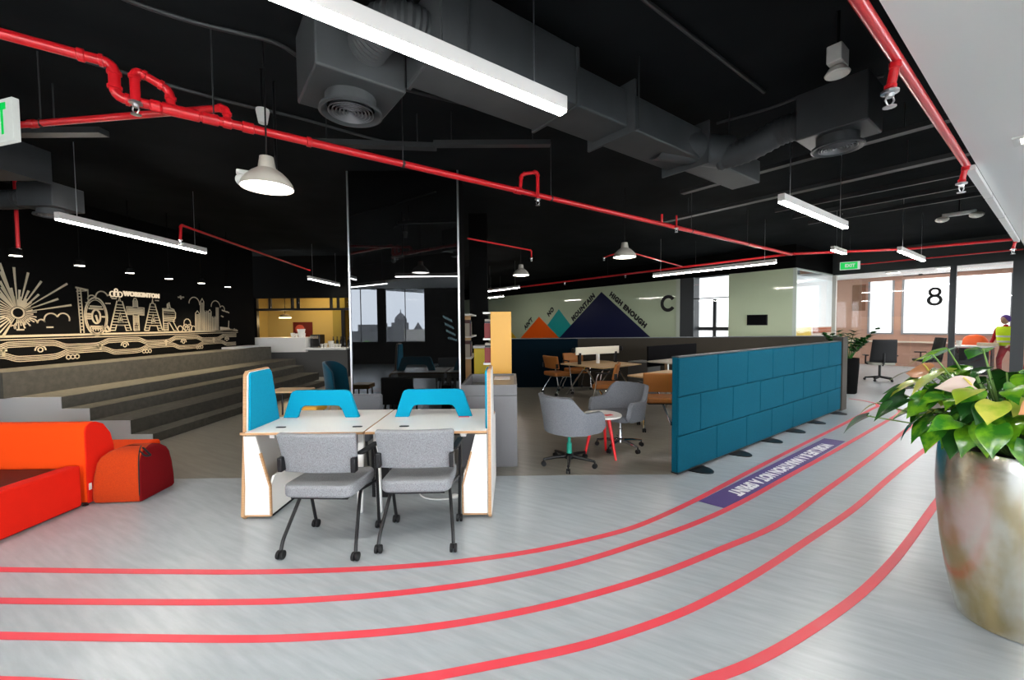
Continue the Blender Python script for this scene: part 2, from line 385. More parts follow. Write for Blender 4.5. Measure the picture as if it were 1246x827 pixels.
# what is behind the corner pane: a white wall brightened by emission, a yellow panel and a printed panel
q = MB(); abbox(q, AC+.1, AO, 5.35, 5.45, 1.36, 3.09); struct(q, 'wall_meeting', mat('glowing_white_wall', (.68, .74, .74), .6, emit=((.8, .9, .95), .28)))
q = MB(); abbox(q, AC+.1, AO, 5.36, 5.46, 0, 1.36); struct(q, 'wall_meeting', m_pink)
q = MB(); abbox(q, 15.0, 16.85, 5.28, 5.34, 0, 1.38); tag(q.build('standing_board', m_yellowbin), 'yellow panel standing behind the corner glass pane', 'panel')
q = MB(); abbox(q, 16.9, AO-.05, 5.29, 5.34, 0, 1.38)
pp = tag(q.build('printed_panel', mat('cream_panel', (.75, .68, .6), .6)), 'cream panel printed with orange script beside the yellow panel', 'panel')
q = MB()
for k, zz in enumerate((1.30, 1.20)):
    for j in range(15):
        a = 17.0+j*.155; q.tube([AB(a, 5.282, zz), AB(a+.05, 5.282, zz+.05), AB(a+.09, 5.282, zz-.03), AB(a+.14, 5.282, zz+.02)], .012, 5)
q.build('script', mat('rust_print', (.55, .12, .03), .6), pp)
# outer wall of room 8 with two blinds
AO = 19.4
def bo(px): return ata(px, 375, AO).y
WIN = [(bo(1088), bo(1056)), (bo(1157), bo(1097)), (bo(1233), bo(1160)), (-4.9, bo(1238))]
q = MB(); abbox(q, AO, AO+.15, -5, 6.5, 0, 1.13); abbox(q, AO, AO+.15, -5, 6.5, 2.98, ZS)
u = -5
for b0, b1 in reversed(WIN): abbox(q, AO, AO+.15, u, b0, 1.13, 2.98); u = b1
abbox(q, AO, AO+.15, u, 6.5, 1.13, 2.98); struct(q, 'wall_outer', m_pink)
for b0, b1 in WIN:
    wn += 1
    q = MB(); abbox(q, AO-.02, AO+.05, b0, b0+.06, 1.13, 2.98); abbox(q, AO-.02, AO+.05, b1-.06, b1, 1.13, 2.98); abbox(q, AO-.02, AO+.05, b0, b1, 1.10, 1.16)
    w = struct(q, 'window_%d' % wn, mat('grey_window_frame', (.3, .31, .33), .5))
    q = MB(); abbox(q, AO+.03, AO+.04, b0+.06, b1-.06, 1.16, 2.98); q.build('window_blind', m_blind, w)
q = MB(); abbox(q, AO-.03, AO, bo(1053), bo(1037), 1.95, 2.9); struct(q, 'trim_5', m_brownboard)
q = MB(); abbox(q, A8+.1, AO, -5, 5.8, 3.12, 3.2); struct(q, 'ceiling', m_white)
q = MB(); abbox(q, AO-.08, AO, 1.95, 5.6, .82, .87); struct(q, 'trim_6', mat('cream_rail', (.75, .66, .55), .5))
# ------------------------------------------------------------------ stepped seating
SX = [(-4.94, .125), (-5.24, .317), (-5.79, .487), (-6.17, .648)]
Y0S, YE = 5.63, [10.9, 11.2, 11.5, 11.8]
st = thing('stepped_seating', 'grey carpeted stepped seating running along the mural wall', 'steps', (-6, 5.63, 0))
prevz = 0
for i, (x, z) in enumerate(SX):
    xe = SX[i+1][0] if i < 3 else -6.82
    MB().box(XW+6.002, x+6, .012, YE[i]-Y0S, prevz, z).build('step', m_step, st)
    MB().box(XW+6.002, x+6, 0, .012, prevz, z).build('end_panel', m_stepend, st)
    prevz = z
MB().box(XW+6.002, -.82, -.10, 6.1, .648, 1.0).build('bench', m_step, st)
MB().box(-1.17, -1.05, 2.3, 3.6, .648, .66).build('seat_pad', m_lockerdark, st)
MB().box(-1.45, -1.1, 5.0, 6.05, 1.0, 1.05).build('seat_pad', m_stepend, st)

# ------------------------------------------------------------------ mural on the left wall
XM = XW+.004
def W(px, py): p = atx(px, py, XM); return (p.y, p.z)
mur = thing('wall_mural', 'cream line mural of a rising sun, city skyline and winding roads on the black wall', 'mural', (XW, 8, 1.5))
def mural(mb, name, m=None): 
    mb.v = [v-Vector((XW, 8, 1.5)) for v in mb.v]; return mb.build(name, m or m_gold, mur, smooth=0)
def line(mb, pts, w):                              # flat painted stroke of width w on the wall
    P = [Vector((0, a, b)) for a, b in pts]
    n = len(P); vs = []
    for i, p in enumerate(P):
        t = (P[min(i+1, n-1)]-P[max(i-1, 0)]).normalized(); nn = Vector((0, -t.z, t.y))*w/2
        q = p+nn; r = p-nn
        vs += [(XM-.004, q.y, q.z), (XM-.004, r.y, r.z), (XM, r.y, r.z), (XM, q.y, q.z)]
    fs = [(0, 1, 2, 3), tuple((n-1)*4+k for k in (3, 2, 1, 0))]
    for i in range(n-1):
        for k in range(4): fs.append((i*4+k, (i+1)*4+k, (i+1)*4+(k+1) % 4, i*4+(k+1) % 4))
    mb.add(vs, fs); return mb
def patch(mb, poly): return mb.prism(poly, lambda u, v, w: (w, u, v), XM-.004, XM)
def arc(c, r, a0, a1, n=16): return [(c[0]+r*cos(R(a0+(a1-a0)*k/n)), c[1]+r*sin(R(a0+(a1-a0)*k/n))) for k in range(n+1)]
s0 = W(22.1, 380.4)
def pol(px, py, f=1.0):
    q = W(px, py); return q
rays = MB()
tips = [(0.5, 330), (17, 325), (34.5, 331.5), (50.5, 342), (82, 345), (71, 363.5), (87, 371), (13.5, 350), (24, 352.5), (35, 353.5), (47.5, 358), (2, 349), (0, 357)]
def ray_to(y, z, w):
    d = Vector((y-s0[0], z-s0[1])); L = d.length; d.normalize(); n = Vector((-d.y, d.x))
    a = Vector(s0)+d*.10; b = Vector((y, z))
    patch(rays, [(a.x+n.x*.004, a.y+n.y*.004), (a.x-n.x*.004, a.y-n.y*.004), (b.x-n.x*w, b.y-n.y*w), (b.x+n.x*w, b.y+n.y*w)])
for px, py in tips:
    q = W(px, py); ray_to(q[0], q[1], .016)
for k in range(16):
    a = R(105+k*9); L = (.75, .5, .9, .42)[k % 4]; ray_to(s0[0]+cos(a)*L, s0[1]+sin(a)*L, .018)
for k in range(22):
    a = R(-100+k*9.5); L = .20+.05*(k % 2); ray_to(s0[0]+cos(a)*L, s0[1]+sin(a)*L, .010)
mural(rays, 'sun_rays')
mural(line(MB(), arc(s0, .08, 0, 360, 28), .022), 'sun_ring')
cl = MB()
def cloud(pts, w=.02):                             # puffs between successive pixel points
    for (x0, y0), (x1, y1) in zip(pts, pts[1:]):
        a, b = W(x0, y0), W(x1, y1); c = ((a[0]+b[0])/2, (a[1]+b[1])/2); r = math.hypot(a[0]-b[0], a[1]-b[1])/2
        ang = math.degrees(math.atan2(b[1]-a[1], b[0]-a[0])); line(cl, arc(c, r, ang+180, ang, 12), w)
cloud([(-8, 391), (13, 397), (18.5, 400), (31, 395), (46, 393), (55, 392), (70, 385.5), (84.5, 390.5)])
cloud([(107, 364), (117, 364), (131, 360), (135, 362)]); cloud([(230, 369), (243, 371)]); cloud([(257, 373), (268, 374), (273, 378)])
for px, py in ((25, 401), (61, 398), (131.5, 369), (191, 365.5), (139, 363)):
    a = W(px, py); patch(cl, [(a[0]-.05, a[1]-.012), (a[0]+.05, a[1]-.012), (a[0]+.05, a[1]+.012), (a[0]-.05, a[1]+.012)])
mural(cl, 'clouds')
cr_ = MB()
c0, c1 = W(95, 353), W(101, 405)
for dx in (0, 4): line(cr_, [W(94+dx, 350), W(98.5+dx, 405)], .018)
for k in range(13):
    py = 353+k*4; x = 94+4.5*k*4/55; line(cr_, [W(x, py), W(x+4, py)], .016)
line(cr_, [W(92, 349.5), W(107.5, 353)], .03); line(cr_, [W(107, 352), W(107.5, 366)], .014); line(cr_, [W(93, 354.5), W(107, 353.5)], .012); line(cr_, [W(104, 368), W(110, 368)], .015)
mural(cr_, 'crane')
# the five block letters
def letter(name, polys, inner=None, stripes=0):
    mb = MB()
    for p in polys: line(mb, p+[p[0]], .022)
    if inner:
        for p in inner: line(mb, p, .012)
    return mural(mb, name)
def LW(x0, x1, ybase=402.5):                       # local letter box -> wall (u 0..1, v 0..1 in cap height)
    a = W(x0, ybase); b = W(x1, ybase+.2); capz = .50
    return lambda u, v: (a[0]+(b[0]-a[0])*u, a[1]+(b[1]-a[1])*u+.012+capz*v)
f = LW(103, 132.5)
mb = MB(); line(mb, [f(.5+.46*cos(R(t)), .5+.5*sin(R(t))*1.35) for t in range(0, 361, 12)], .026)
line(mb, [f(.5+.40*cos(R(t)), .5+.44*sin(R(t))*1.35) for t in range(0, 361, 12)], .012)
line(mb, [f(.5+.17*cos(R(t)), .5+.18*sin(R(t))*1.35) for t in range(0, 361, 12)], .03)
line(mb, [f(.48, .55), f(.56, .30), f(.66, .36)], .035); line(mb, [f(.70, .16), f(.9, -.04), f(1.04, -.02), f(.98, .12), f(.86, .2)], .045)
for v, u0, u1 in ((.78, .2, .8), (.5, .08, .28), (.5, .72, .92), (.14, .24, .78), (.86, .25, .75), (.58, .06, .3), (.42, .06, .3), (.07, .3, .72)):
    line(mb, [f(u0, v), f(u1, v)], .03)
for k in range(6): line(mb, [f(.25+.1*k, -.02), f(.25+.1*k, .12)], .014)
mural(mb, 'letter_q')
for nm, x0, x1 in (('a', 134, 160), ('a', 176, 198)):
    f = LW(x0, x1); mb = MB()
    o = [f(0, 0), f(.38, 1.12), f(.46, 1.12), f(.5, 1.32), f(.54, 1.12), f(.62, 1.12), f(1, 0), f(.76, 0), f(.69, .2), f(.31, .2), f(.24, 0)]
    line(mb, o+[o[0]], .022)
    for k in range(9):
        v = .1+.11*k; hw = .5*(1-v/1.3)*.86+.03
        if .22 < v < .62:
            g = .5-(hw-.05); line(mb, [f(.5-hw, v), f(.5-.1, v)], .014); line(mb, [f(.5+.1, v), f(.5+hw, v)], .014)
        elif v < .2:
            line(mb, [f(.5-hw, v), f(.3, v)], .014); line(mb, [f(.7, v), f(.5+hw, v)], .014)
        else: line(mb, [f(.5-hw, v), f(.5+hw, v)], .014)
    line(mb, [f(.38, .3), f(.5, .68), f(.62, .3), f(.38, .3)], .016); line(mb, [f(.46, .34), f(.5, .5), f(.54, .34)], .02)
    mural(mb, 'letter_'+nm)
f = LW(155.5, 176.5); mb = MB()
o = [f(.36, 0), f(.36, .62), f(.02, .62), f(.0, .92), f(.36, .92), f(.38, 1.16), f(.46, 1.28), f(.54, 1.28), f(.62, 1.16), f(.64, .92), f(1, .92), f(.98, .62), f(.66, .62), f(.66, 0)]
line(mb, o+[o[0]], .022)
for v in (.06, .14, .34, .4, .46, .52, .58): line(mb, [f(.4, v), f(.62, v)], .018)
for v in (.66, .71, .76, .81, .86): line(mb, [f(.06, v), f(.94, v)], .02)
for u in (.42, .5, .58): line(mb, [f(u, .92), f(u, 1.2)], .02)
for u in (.44, .56): line(mb, [f(u, .2), f(u, .6)], .016)
mural(mb, 'letter_t')
f = LW(199, 217); mb = MB()
o = [f(.02, 0), f(.02, .95), f(.3, .95), f(.32, 1.14), f(.45, 1.22), f(.52, .98), f(.72, .94), f(.86, .78), f(.84, .56), f(.66, .42), f(.98, 0), f(.7, 0), f(.42, .34), f(.32, .34), f(.32, 0)]
line(mb, o+[o[0]], .022)
for v in (.06, .14, .22, .3): line(mb, [f(.06, v), f(.3, v)], .016)
for v in (.42, .5, .58, .66, .76, .85, .9): line(mb, [f(.06, v), f(.8, v)], .022 if v < .6 or v > .8 else .01)
for u in (.36, .42): line(mb, [f(u, .95), f(u, 1.15)], .014)
mural(mb, 'letter_r')
# skyline right of the letters
sk = MB()
def tower(x0, x1, top, base=403.2, stripes=3, cap=None):
    o = [W(x0, base), W(x0, top), W(x1, top), W(x1, base)]
    if cap: o = [W(x0, base), W(x0, top), W((x0+x1)/2, cap), W(x1, top), W(x1, base)]
    line(sk, o, .022)
    for k in range(1, stripes+1):
        x = x0+(x1-x0)*k/(stripes+1); line(sk, [W(x, base), W(x, top+1)], .014)
tower(238, 242.5, 381, cap=378); tower(244, 248, 367, stripes=2, cap=363); tower(248.5, 252, 378, stripes=2); tower(253.5, 257, 379, stripes=2, cap=376.5)
tower(258.5, 262, 385, stripes=2); tower(263, 266, 374, stripes=1)
ok = MB(); p = [W(262.7, 403), W(262.7, 374), W(266.3, 374), W(266.3, 403)]; patch(ok, p)
p = [W(268, 403), W(268, 397.5), W(279, 398.5), W(280, 400), W(284, 400.5), W(284, 403)]; patch(ok, p); line(ok, [W(278, 403), W(278.5, 390)], .03)
for a, b in ((270, 377), (273, 378), (269, 384), (276, 379)): line(ok, [W(a, b), W(a+3, b+1.5)], .03)
mural(ok, 'gilded_tower')
mural(sk, 'towers'); sk = MB()
for k, (x, y) in enumerate(((228, 393), (226, 398), (231, 398), (228, 400), (219.5, 400), (235.5, 400))):
    q = W(x, y); line(sk, arc(q, .10 if k < 1 else .07, 0, 360, 10), .02)
mural(sk, 'skyline')
sk = MB(); line(sk, [W(216.5, 361.5), W(224, 361.5)], .03); line(sk, [W(219.5, 359.5), W(220.5, 364)], .04); mural(sk, 'aeroplane')
sk = MB(); line(sk, [W(283, 401), W(288, 401)], .03); line(sk, [W(285, 399.5), W(286, 402.5)], .03); mural(sk, 'small_boat')
# road band: parallel winding lines
rd = MB(); ya, za = W(-45, 406.2); yb, zb = W(285, 403.6); yb = 11.35
zb0 = 1.47
line(rd, [(5.0, zb0), (yb, zb0)], .035); line(rd, [(5.0, zb0-.05), (yb, zb0-.05)], .014)
def zig(off, base, ph, per=1.5, amp=.16):
    pts = []; y = 5.0-ph
    while y < yb+per:
        for dy, lvl in ((0, 0), (.30*per, 0), (.40*per, .12), (.50*per, .88), (.60*per, 1), (.84*per, 1), (.92*per, .7), (1.0*per, .1)): pts.append((y+dy, base-amp*lvl+off))
        y += per*1.06
    out = []
    for q in spline([Vector((a_, b_, 0)) for a_, b_ in pts], 3): out.append((q.x, q.y))
    return [q for q in out if 5 < q[0] < yb]
for k in range(4): line(rd, zig(-.026*k, zb0-.085, .3, 1.45, .075), .012)
for k in range(4): line(rd, zig(-.026*k, zb0-.235, 1.0, 1.45, .075), .012)
y = 5.15
while y < yb-.2:
    k = round((y-5.15)/.48) % 3; c = zb0-.225
    if k == 0:
        line(rd, arc((y, c-.01), .075, 0, 180, 10), .02); line(rd, arc((y, c), .035, 0, 360, 10), .018)
    elif k == 1:
        for j in range(3): line(rd, arc((y-.07+.07*j, zb0-.375), .035, 0, 360, 8), .018)
    else:
        line(rd, [(y, c+.06), (y, c-.06)], .035); line(rd, [(y-.045, c+.02), (y+.045, c+.02)], .03)
    y += .48
mural(rd, 'road_band', m_gold)
# lit company sign above the letters
sg = thing('lit_wall_sign', 'small glowing WORKINTON letters with round emblem above the mural', 'sign', (XW, 8, 2.2))
a, b = W(148.3, 353), W(192, 358.5); Ls = b[0]-a[0]
me = text_mesh('WORKINTON', .125, .004, .012, spacing=1.1)
xs = [v.co.x for v in me.vertices]; w0, w1 = min(xs), max(xs)
# seen from inside the room (+x side) the wall's y axis runs left to right
mb = MB().mesh(me, lambda c: (XW+.03+c.z, a[0]+(c.x-w0)/(w1-w0)*Ls, 2.235+(c.y)*1.0))
mb.v = [v-Vector((XW, 8, 2.2)) for v in mb.v]; mb.build('lettering', m_neon, sg, smooth=0)
e0 = W(139.5, 352.6); mb = MB()
for dy, dz, r in ((-.075, -.02, .048), (.0, -.02, .048), (.075, -.02, .048), (0, .05, .03)):
    pts = [(XW+.03, e0[0]+dy+r*cos(R(t)), 2.235+dz+r*sin(R(t))) for t in range(0, 361, 30)]
    mb.tube(pts, .011, 6)
mb.v = [v-Vector((XW, 8, 2.2)) for v in mb.v]; mb.build('emblem', m_neon, sg)
# ceiling spots washing the mural, and their lights
for px, py, k in ((19, 311, 'first from the left'), (97, 323, 'second from the left'), (158, 332, 'third from the left'), (205.5, 339, 'fourth from the left'), (245, 344.5, 'fifth from the left'), (277, 349, 'last on the right')):
    p = atx(px, py, -6.55)
    t = thing('downlight', 'small round downlight in the row before the mural, %s' % k, 'downlight', (p.x, p.y, p.z), group='row of downlights before the mural')
    MB().lathe([(.062, 0), (.064, .02), (.06, .08), (.03, .10)], n=20).build('can', m_blackwall, t)
    MB().lathe([(.058, -.004), (.058, .004)], n=20).build('lens', m_spot, t)
    MB().tube([(0, 0, .10), (0, 0, ZS-p.z)], .008, 6).build('drop_rod', m_blackwall, t)
    d = bpy.data.lights.new('mural_spot', 'SPOT'); d.energy = 85; d.color = (1, .80, .54); d.spot_size = R(95); d.spot_blend = .8; d.shadow_soft_size = .05
    o = bpy.data.objects.new('mural_spot', d); COL.objects.link(o); o.location = (p.x, p.y, p.z-.03)
    o.rotation_euler = Vector((-.35, 0, -1)).to_track_quat('-Z', 'Y').to_euler()

# ------------------------------------------------------------------ work bench of two desks (front) and two behind
DX0, DXM, DX1, DZ = -2.25, -1.225, -.190, .72
YF, YM, YB = 3.38, 4.27, 5.32
def desk(name, label, x0, x1, y0, y1, front, endside):
    t = thing(name, label, 'desk', ((x0+x1)/2, (y0+y1)/2, 0), group='white bench desks')
    w = x1-x0; d = y1-y0; s = -1 if front else 1
    MB().box(-w/2+.002, w/2-.002, -d/2+.002, d/2-.002, DZ-.022, DZ-.002).build('plywood_core', m_ply, t)
    MB().box(-w/2+.004, w/2-.004, -d/2+.004, d/2-.004, DZ-.002, DZ).build('desktop', m_lam, t)
    for gx in ((-.28, .38) if endside < 0 else (-.22,)):
        q = MB(); q.prism(rrect(.085, .035, .017, 4, gx, s*(d/2-.17)), XY, DZ, DZ+.004); q.build('cable_port', m_blackplastic, t)
    MB().box(-w/2+.08, w/2-.08, -s*.22-.05, -s*.22+.05, DZ-.13, DZ-.024).build('cable_tray', m_whitemetal, t)
    if endside < 0: MB().box(-w/2-.036, -w/2, -d/2+.002, -d/2+.022, DZ-.022, DZ).build('front_lip', m_ply, t)
    # slanted flat leg on the shared side and a bracket under the top
    ix = -endside*(w/2-.06)
    for yy, foot in ((s*(d/2-.12), s*(d/2-.10)), (-s*(d/2-.12), -s*(d/2-.2))):
        q = MB(); q.add([(ix-.025, yy-.02, DZ-.024), (ix+.025, yy-.02, DZ-.024), (ix+.025, yy+.02, DZ-.024), (ix-.025, yy+.02, DZ-.024),
                         (ix-.022+endside*.02, foot-.015, 0), (ix+.022+endside*.02, foot-.015, 0), (ix+.022+endside*.02, foot+.015, 0), (ix-.022+endside*.02, foot+.015, 0)],
                        [(0,1,2,3),(4,7,6,5),(0,4,5,1),(1,5,6,2),(2,6,7,3),(3,7,4,0)])
        q.build('leg', m_whitemetal, t, bevel=.006)
    MB().box(endside*(w/2-.2)-.02, endside*(w/2-.2)+.02, s*d/2-s*.05, -s*d/2+s*.1, DZ-.06, DZ-.024).build('support_rail', m_whitemetal, t)
    return t
desk('bench_desk', 'white desk with plywood edge, left of the two bench desks', DX0+.038, DXM-.004, YF, YM, True, -1)
desk('bench_desk', 'white desk with plywood edge, right of the two bench desks beside the grey locker', DXM+.004, DX1-.022, YF, YM, True, 1)
# end supports with felt screens
def end_panel(x, s, label):
    t = thing('desk_end_panel', label, 'end panel', (x, YF, 0), group='white end panels of the bench')
    prof = [(.0, .0), (-.03, .03), (.03, .72), (.06, 1.19), (.09, 1.22), (.38, 1.225), (.42, 1.19), (.52, .74), (.86, .70), (.9, .68), (.9, 0)]
    MB().prism([(u, v) for u, v in prof], lambda u, v, w: (w, u, v), -.013, .013).build('plywood_panel', m_ply, t, bevel=.004)
    inner = [(u*.985+.012, max(.012, v-.012) if v > .1 else v+.012) for u, v in prof]
    MB().prism(inner, lambda u, v, w: (w, u, v), s*.0135, s*.0165).build('laminate_face', m_lam, t, smooth=0)
    MB().prism(inner, lambda u, v, w: (w, u, v), -s*.0165, -s*.0135).build('laminate_face', m_lam, t, smooth=0)
    felt = [(.058, .722), (.085, 1.185), (.10, 1.205), (.37, 1.21), (.40, 1.18), (.505, .722)]
    MB().prism(felt, lambda u, v, w: (w, u, v), s*.0168, s*.034).build('felt_screen', m_blue, t, bevel=.006)
    # front fin, tapering up, and the lower side panel behind it
    fin = [(s*.02, .035), (s*.225, .035), (s*.225, .27), (s*.20, .36), (s*.15, .55), (s*.115, .69), (s*.02, .69)]
    MB().prism(fin, XZ, -.008, .010).build('front_fin', m_lam, t)
    MB().prism([(s*.215, .03), (s*.228, .03), (s*.228, .272), (s*.203, .363), (s*.155, .55), (s*.14, .55), (s*.19, .36), (s*.215, .27)], XZ, -.01, .011).build('fin_edge', m_ply, t)
    MB().box(min(s*.02, s*.225), max(s*.02, s*.225), -.01, .011, .022, .036).build('fin_edge', m_ply, t)
    side = [(.012, .03), (.012, .27), (.06, .34), (.35, .36), (.62, .22), (.75, .16), (.75, .03)]
    MB().prism(side, lambda u, v, w: (w, u, v), s*.205, s*.223).build('side_panel', m_lam, t)
    MB().box(min(s*.03, s*.21), max(s*.03, s*.21), .05, .7, 0, .03).build('plinth', m_blackplastic, t)
    return t
end_panel(DX0+.02, 1, 'white plywood-edged end panel with cyan felt at the bench end nearest the orange sofa')
end_panel(DX1-.005, -1, 'white plywood-edged end panel with cyan felt beside the grey locker')
# bridge-shaped felt screens
def bridge(x0, x1, label):
    w = x1-x0; c = (x0+x1)/2
    t = thing('desk_screen', label, 'desk screen', (c, 3.93, DZ), group='cyan bridge screens on the desks')
    out = [(-w/2, 0), (-w/2+.075, .225), (-w/2+.09, .25), (-w/2+.125, .262), (w/2-.125, .262), (w/2-.09, .25), (w/2-.075, .225), (w/2, 0),
           (w/2-.13, 0), (w/2-.165, .085), (w/2-.185, .108), (w/2-.22, .115), (-w/2+.22, .115), (-w/2+.185, .108), (-w/2+.165, .085), (-w/2+.13, 0)]
    # split into convex quads so that the arch stays open
    n = len(out)//2; mb = MB()
    vs = [(u, -.02, v) for u, v in out]+[(u, .02, v) for u, v in out]; N = len(out); fs = []
    for i in range(n-1):
        j = N-1-i; fs += [(i, i+1, j-1, j), (N+i, N+j, N+j-1, N+i+1)]
    for i in range(N): fs.append((i, (i+1) % N, N+(i+1) % N, N+i))
    mb.add(vs, fs); mb.build('felt_panel', m_blue, t, bevel=.006)
    return t
bridge(-2.18, -1.46, 'cyan arched felt screen on the front left desk')
s2 = bridge(-1.12, -.385, 'cyan arched felt screen on the front right desk')
q = MB().box(-.05, .05, -.012, .012, 0, .004); q.v = [v+Vector((-.46, 3.89, DZ+.0005)) for v in q.v]
tag(q.build('red_card', mat('red_print', (.7, .05, .06), .5)), 'small red card lying at the foot of the right cyan screen', 'card')
# cables and black box below the desks
q = MB().box(-.09, .09, -.2, .2, .06, .52); tag(q.build('computer_case', m_blackplastic, bevel=.01, loc=(-1.22, 3.98, -.06)), 'black computer case under the seam of the front desks', 'computer')
q = MB().tube(fillet([(-.95, 3.95, .35), (-.95, 3.9, .12), (-.85, 3.75, .012), (-.7, 3.7, .008), (-.56, 3.72, .01), (-.54, 3.75, .03)], .08), .006, 6)
q.lathe([(.03, 0), (.035, .02), (.02, .03)], c=(-.54, 3.76, .004), n=14); tag(q.build('white_cable', m_whitemetal), 'white cable with round plug on the floor under the right desk', 'cable')

# ------------------------------------------------------------------ nesting chairs (built once, copied)
def nest_chair(name, cloth, metal, label):
    t = thing(name, label, 'chair')
    def bk(u, v):
        hw = .255+.02*v; x = (u-.5)*2*hw; z = .585+.28*v
        return (x, -.17-.06*v+.030*(4*(u-.5)**2)+.004*sin(PI*v), z)
    mb = MB(); mb.grid(bk, 10, 4); mb.build('backrest', cloth, t, solid=.045, bevel=.014, seg=3)
    mb = MB()
    def se(u, v): 
        return (.0, 0, 0)
    mb.prism(rrect(.49, .46, .07, 5, 0, .0), lambda u, v, w: (u, v, w-.02*max(0, v/.23)**2), .425, .51)
    mb.build('seat', cloth, t, bevel=.02, seg=3)
    MB().box(-.2, .2, -.19, .19, .405, .426).build('seat_shell', m_blackplastic, t)
    for s in (-1, 1):
        lg = MB().tube(fillet([(s*.19, .12, .418), (s*.215, -.02, .385), (s*.258, -.20, .12), (s*.262, -.22, .062)], .05), .0125, 10).build('leg', metal, t)
        lg2 = MB().tube(fillet([(s*.255, .225, .062), (s*.262, .20, .2), (s*.278, .13, .63), (s*.278, .10, .695)], .06), .0125, 10).build('leg', metal, t)
        for lgx, cx, cy in ((lg, s*.262, -.225), (lg2, s*.255, .228)):
            c = MB()
            for k in (-1, 1): c.lathe([(.012, -.009), (.028, -.009), (.03, -.004), (.03, .004), (.028, .009), (.012, .009)], (cx+k*.0145, cy, .03), 16, (1, 0, 0))
            c.box(cx-.006, cx+.006, cy-.012, cy+.012, .03, .065); c.build('caster', m_blackplastic, lgx)
        a = MB(); a.prism(rrect(.05, .27, .018, 4, s*.28, .02), lambda u, v, w: (u-s*.03*max(0, -v/.1)*.6, v, w), .692, .712)
        a.build('armrest', m_blackplastic, t, bevel=.006)
        MB().box(s*.255-.016, s*.255+.016, -.222, -.165, .60, .70).build('back_bracket', m_blackmetal, t, bevel=.005)
        MB().tube([(s*.225, -.05, .415), (s*.265, .19, .40)], .011, 8).build('side_rail', metal, t)
    return t
ch = nest_chair('nesting_chair', m_grey, m_blackmetal, '')
G1 = 'grey nesting chairs at the bench desks'
place(ch, False, (-1.325, 2.995, 0), R(-3), 'grey fabric chair on casters at the left bench desk', G1)
place(ch, True, (-.69, 3.075, 0), R(1), 'grey fabric chair on casters at the right bench desk', G1)
t = thing('low_armchair', 'low grey upholstered chair between the left bench desk and the mirrored column', 'chair', (-1.87, 4.86, 0), R(180))
MB().box(-.26, .26, -.28, -.20, .30, .745).build('backrest', m_tub, t, bevel=.03, seg=3); MB().box(-.26, .26, -.2, .24, .28, .40).build('seat', m_tub, t, bevel=.03, seg=3)
for sx in (-1, 1):
    for sy in (-1, 1): MB().tube([(sx*.2, sy*.2-.02, .29), (sx*.23, sy*.23-.02, 0)], [.016, .011], 8).build('leg', m_blackmetal, t)
t = thing('yellow_stool', 'yellow square stool seen through the left arched screen', 'stool', (-2.46, 5.0, 0))
MB().box(-.15, .15, -.15, .15, .56, .635).build('seat', m_yellow, t, bevel=.015)
for sx in (-1, 1):
    for sy in (-1, 1): MB().tube([(sx*.11, sy*.11, .56), (sx*.14, sy*.14, 0)], .012, 8).build('leg', m_blackmetal, t)
t = thing('side_table', 'small oak side table between the steps and the left cyan screen', 'table', (-3.02, 5.65, 0))
MB().prism(rrect(.5, .34, .03), XY, .70, .725).build('tabletop', m_wood, t, bevel=.004)
for sx in (-1, 1):
    for sy in (-1, 1): MB().tube([(sx*.2, sy*.13, .7), (sx*.22, sy*.14, 0)], .013, 8).build('leg', m_blackmetal, t)
cb = nest_chair('nesting_chair', m_brown, m_chrome, '')
G2 = 'tan nesting chairs around the back tables'
place(cb, False, (2.19, 6.16, 0), R(-6), 'tan chair on casters beside the divider, nearest the camera', G2)
place(cb, True, (1.02, 9.35, 0), R(-60), 'tan chair at the far left side of the back oak table', G2)
place(cb, True, (1.55, 9.95, 0), R(200), 'tan chair behind the back oak table near the taupe wall', G2)
place(cb, True, (1.72, 7.55, 0), R(70), 'tan chair with folded seat in front of the back oak table', G2)

# ------------------------------------------------------------------ grey locker, shelves
t = thing('planter_locker', 'grey lacquered locker with open trough top beside the bench desks', 'locker', (-.26, 5.1, 0))
x0, x1, y0, y1 = -.31, .31, -.53, .5
MB().box(x0, x1, y0, y1, .0, .80).build('body', m_locker, t, bevel=.004)
q = MB().box(x0, x1, y0, y0+.03, .803, .92).box(x0, x1, y1-.03, y1, .803, .92).box(x0, x0+.03, y0+.03, y1-.03, .803, .92).box(x1-.03, x1, y0+.03, y1-.03, .803, .92)
q.build('trough_rim', m_locker, t)
MB().box(.0, x1-.032, y0+.032, y1-.032, .80, .90).build('lid', mat('taupe_lacquer', (.30, .25, .2), .4), t)
q = MB().box(-.1, .1, -.14, .14, 0, .004); tag(q.build('paper_sheet', m_whitevinyl, loc=(-.13, 5.3, .9)), 'white sheets of paper lying on the grey locker', 'paper', None)
# two shelf units with books: one with a tall yellow end panel, one half hidden by the column
def shelf_unit(x0, x1, y0, y1, s, label, h, endm):
    t = thing('bookcase', label, 'bookcase', ((x0+x1)/2, (y0+y1)/2, 0), group='bookcases behind the column')
    w = (x1-x0)/2; d = (y1-y0)/2
    MB().box(-w, w, -d, -d+.03, 0, h).build('end_panel', endm, t, bevel=.003)
    MB().box(-w, w, d-.03, d, 0, h).build('end_panel', endm, t)
    MB().box(*sorted((-s*w, -s*(w-.02))), -d+.03, d-.03, 0, h).build('back_panel', endm, t)
    zs = [.03, .5, 1.0, 1.36, 1.74]
    for z in zs: MB().box(*sorted((-s*(w-.02), s*(w+.11))), -d+.031, d-.031, z, z+.025).build('shelf', m_lam, t)
    return t
shelf_unit(-.31, -.01, 6.0, 7.1, -1, 'tall bookcase with plain yellow end panel behind the grey locker', 1.77, m_yellow)
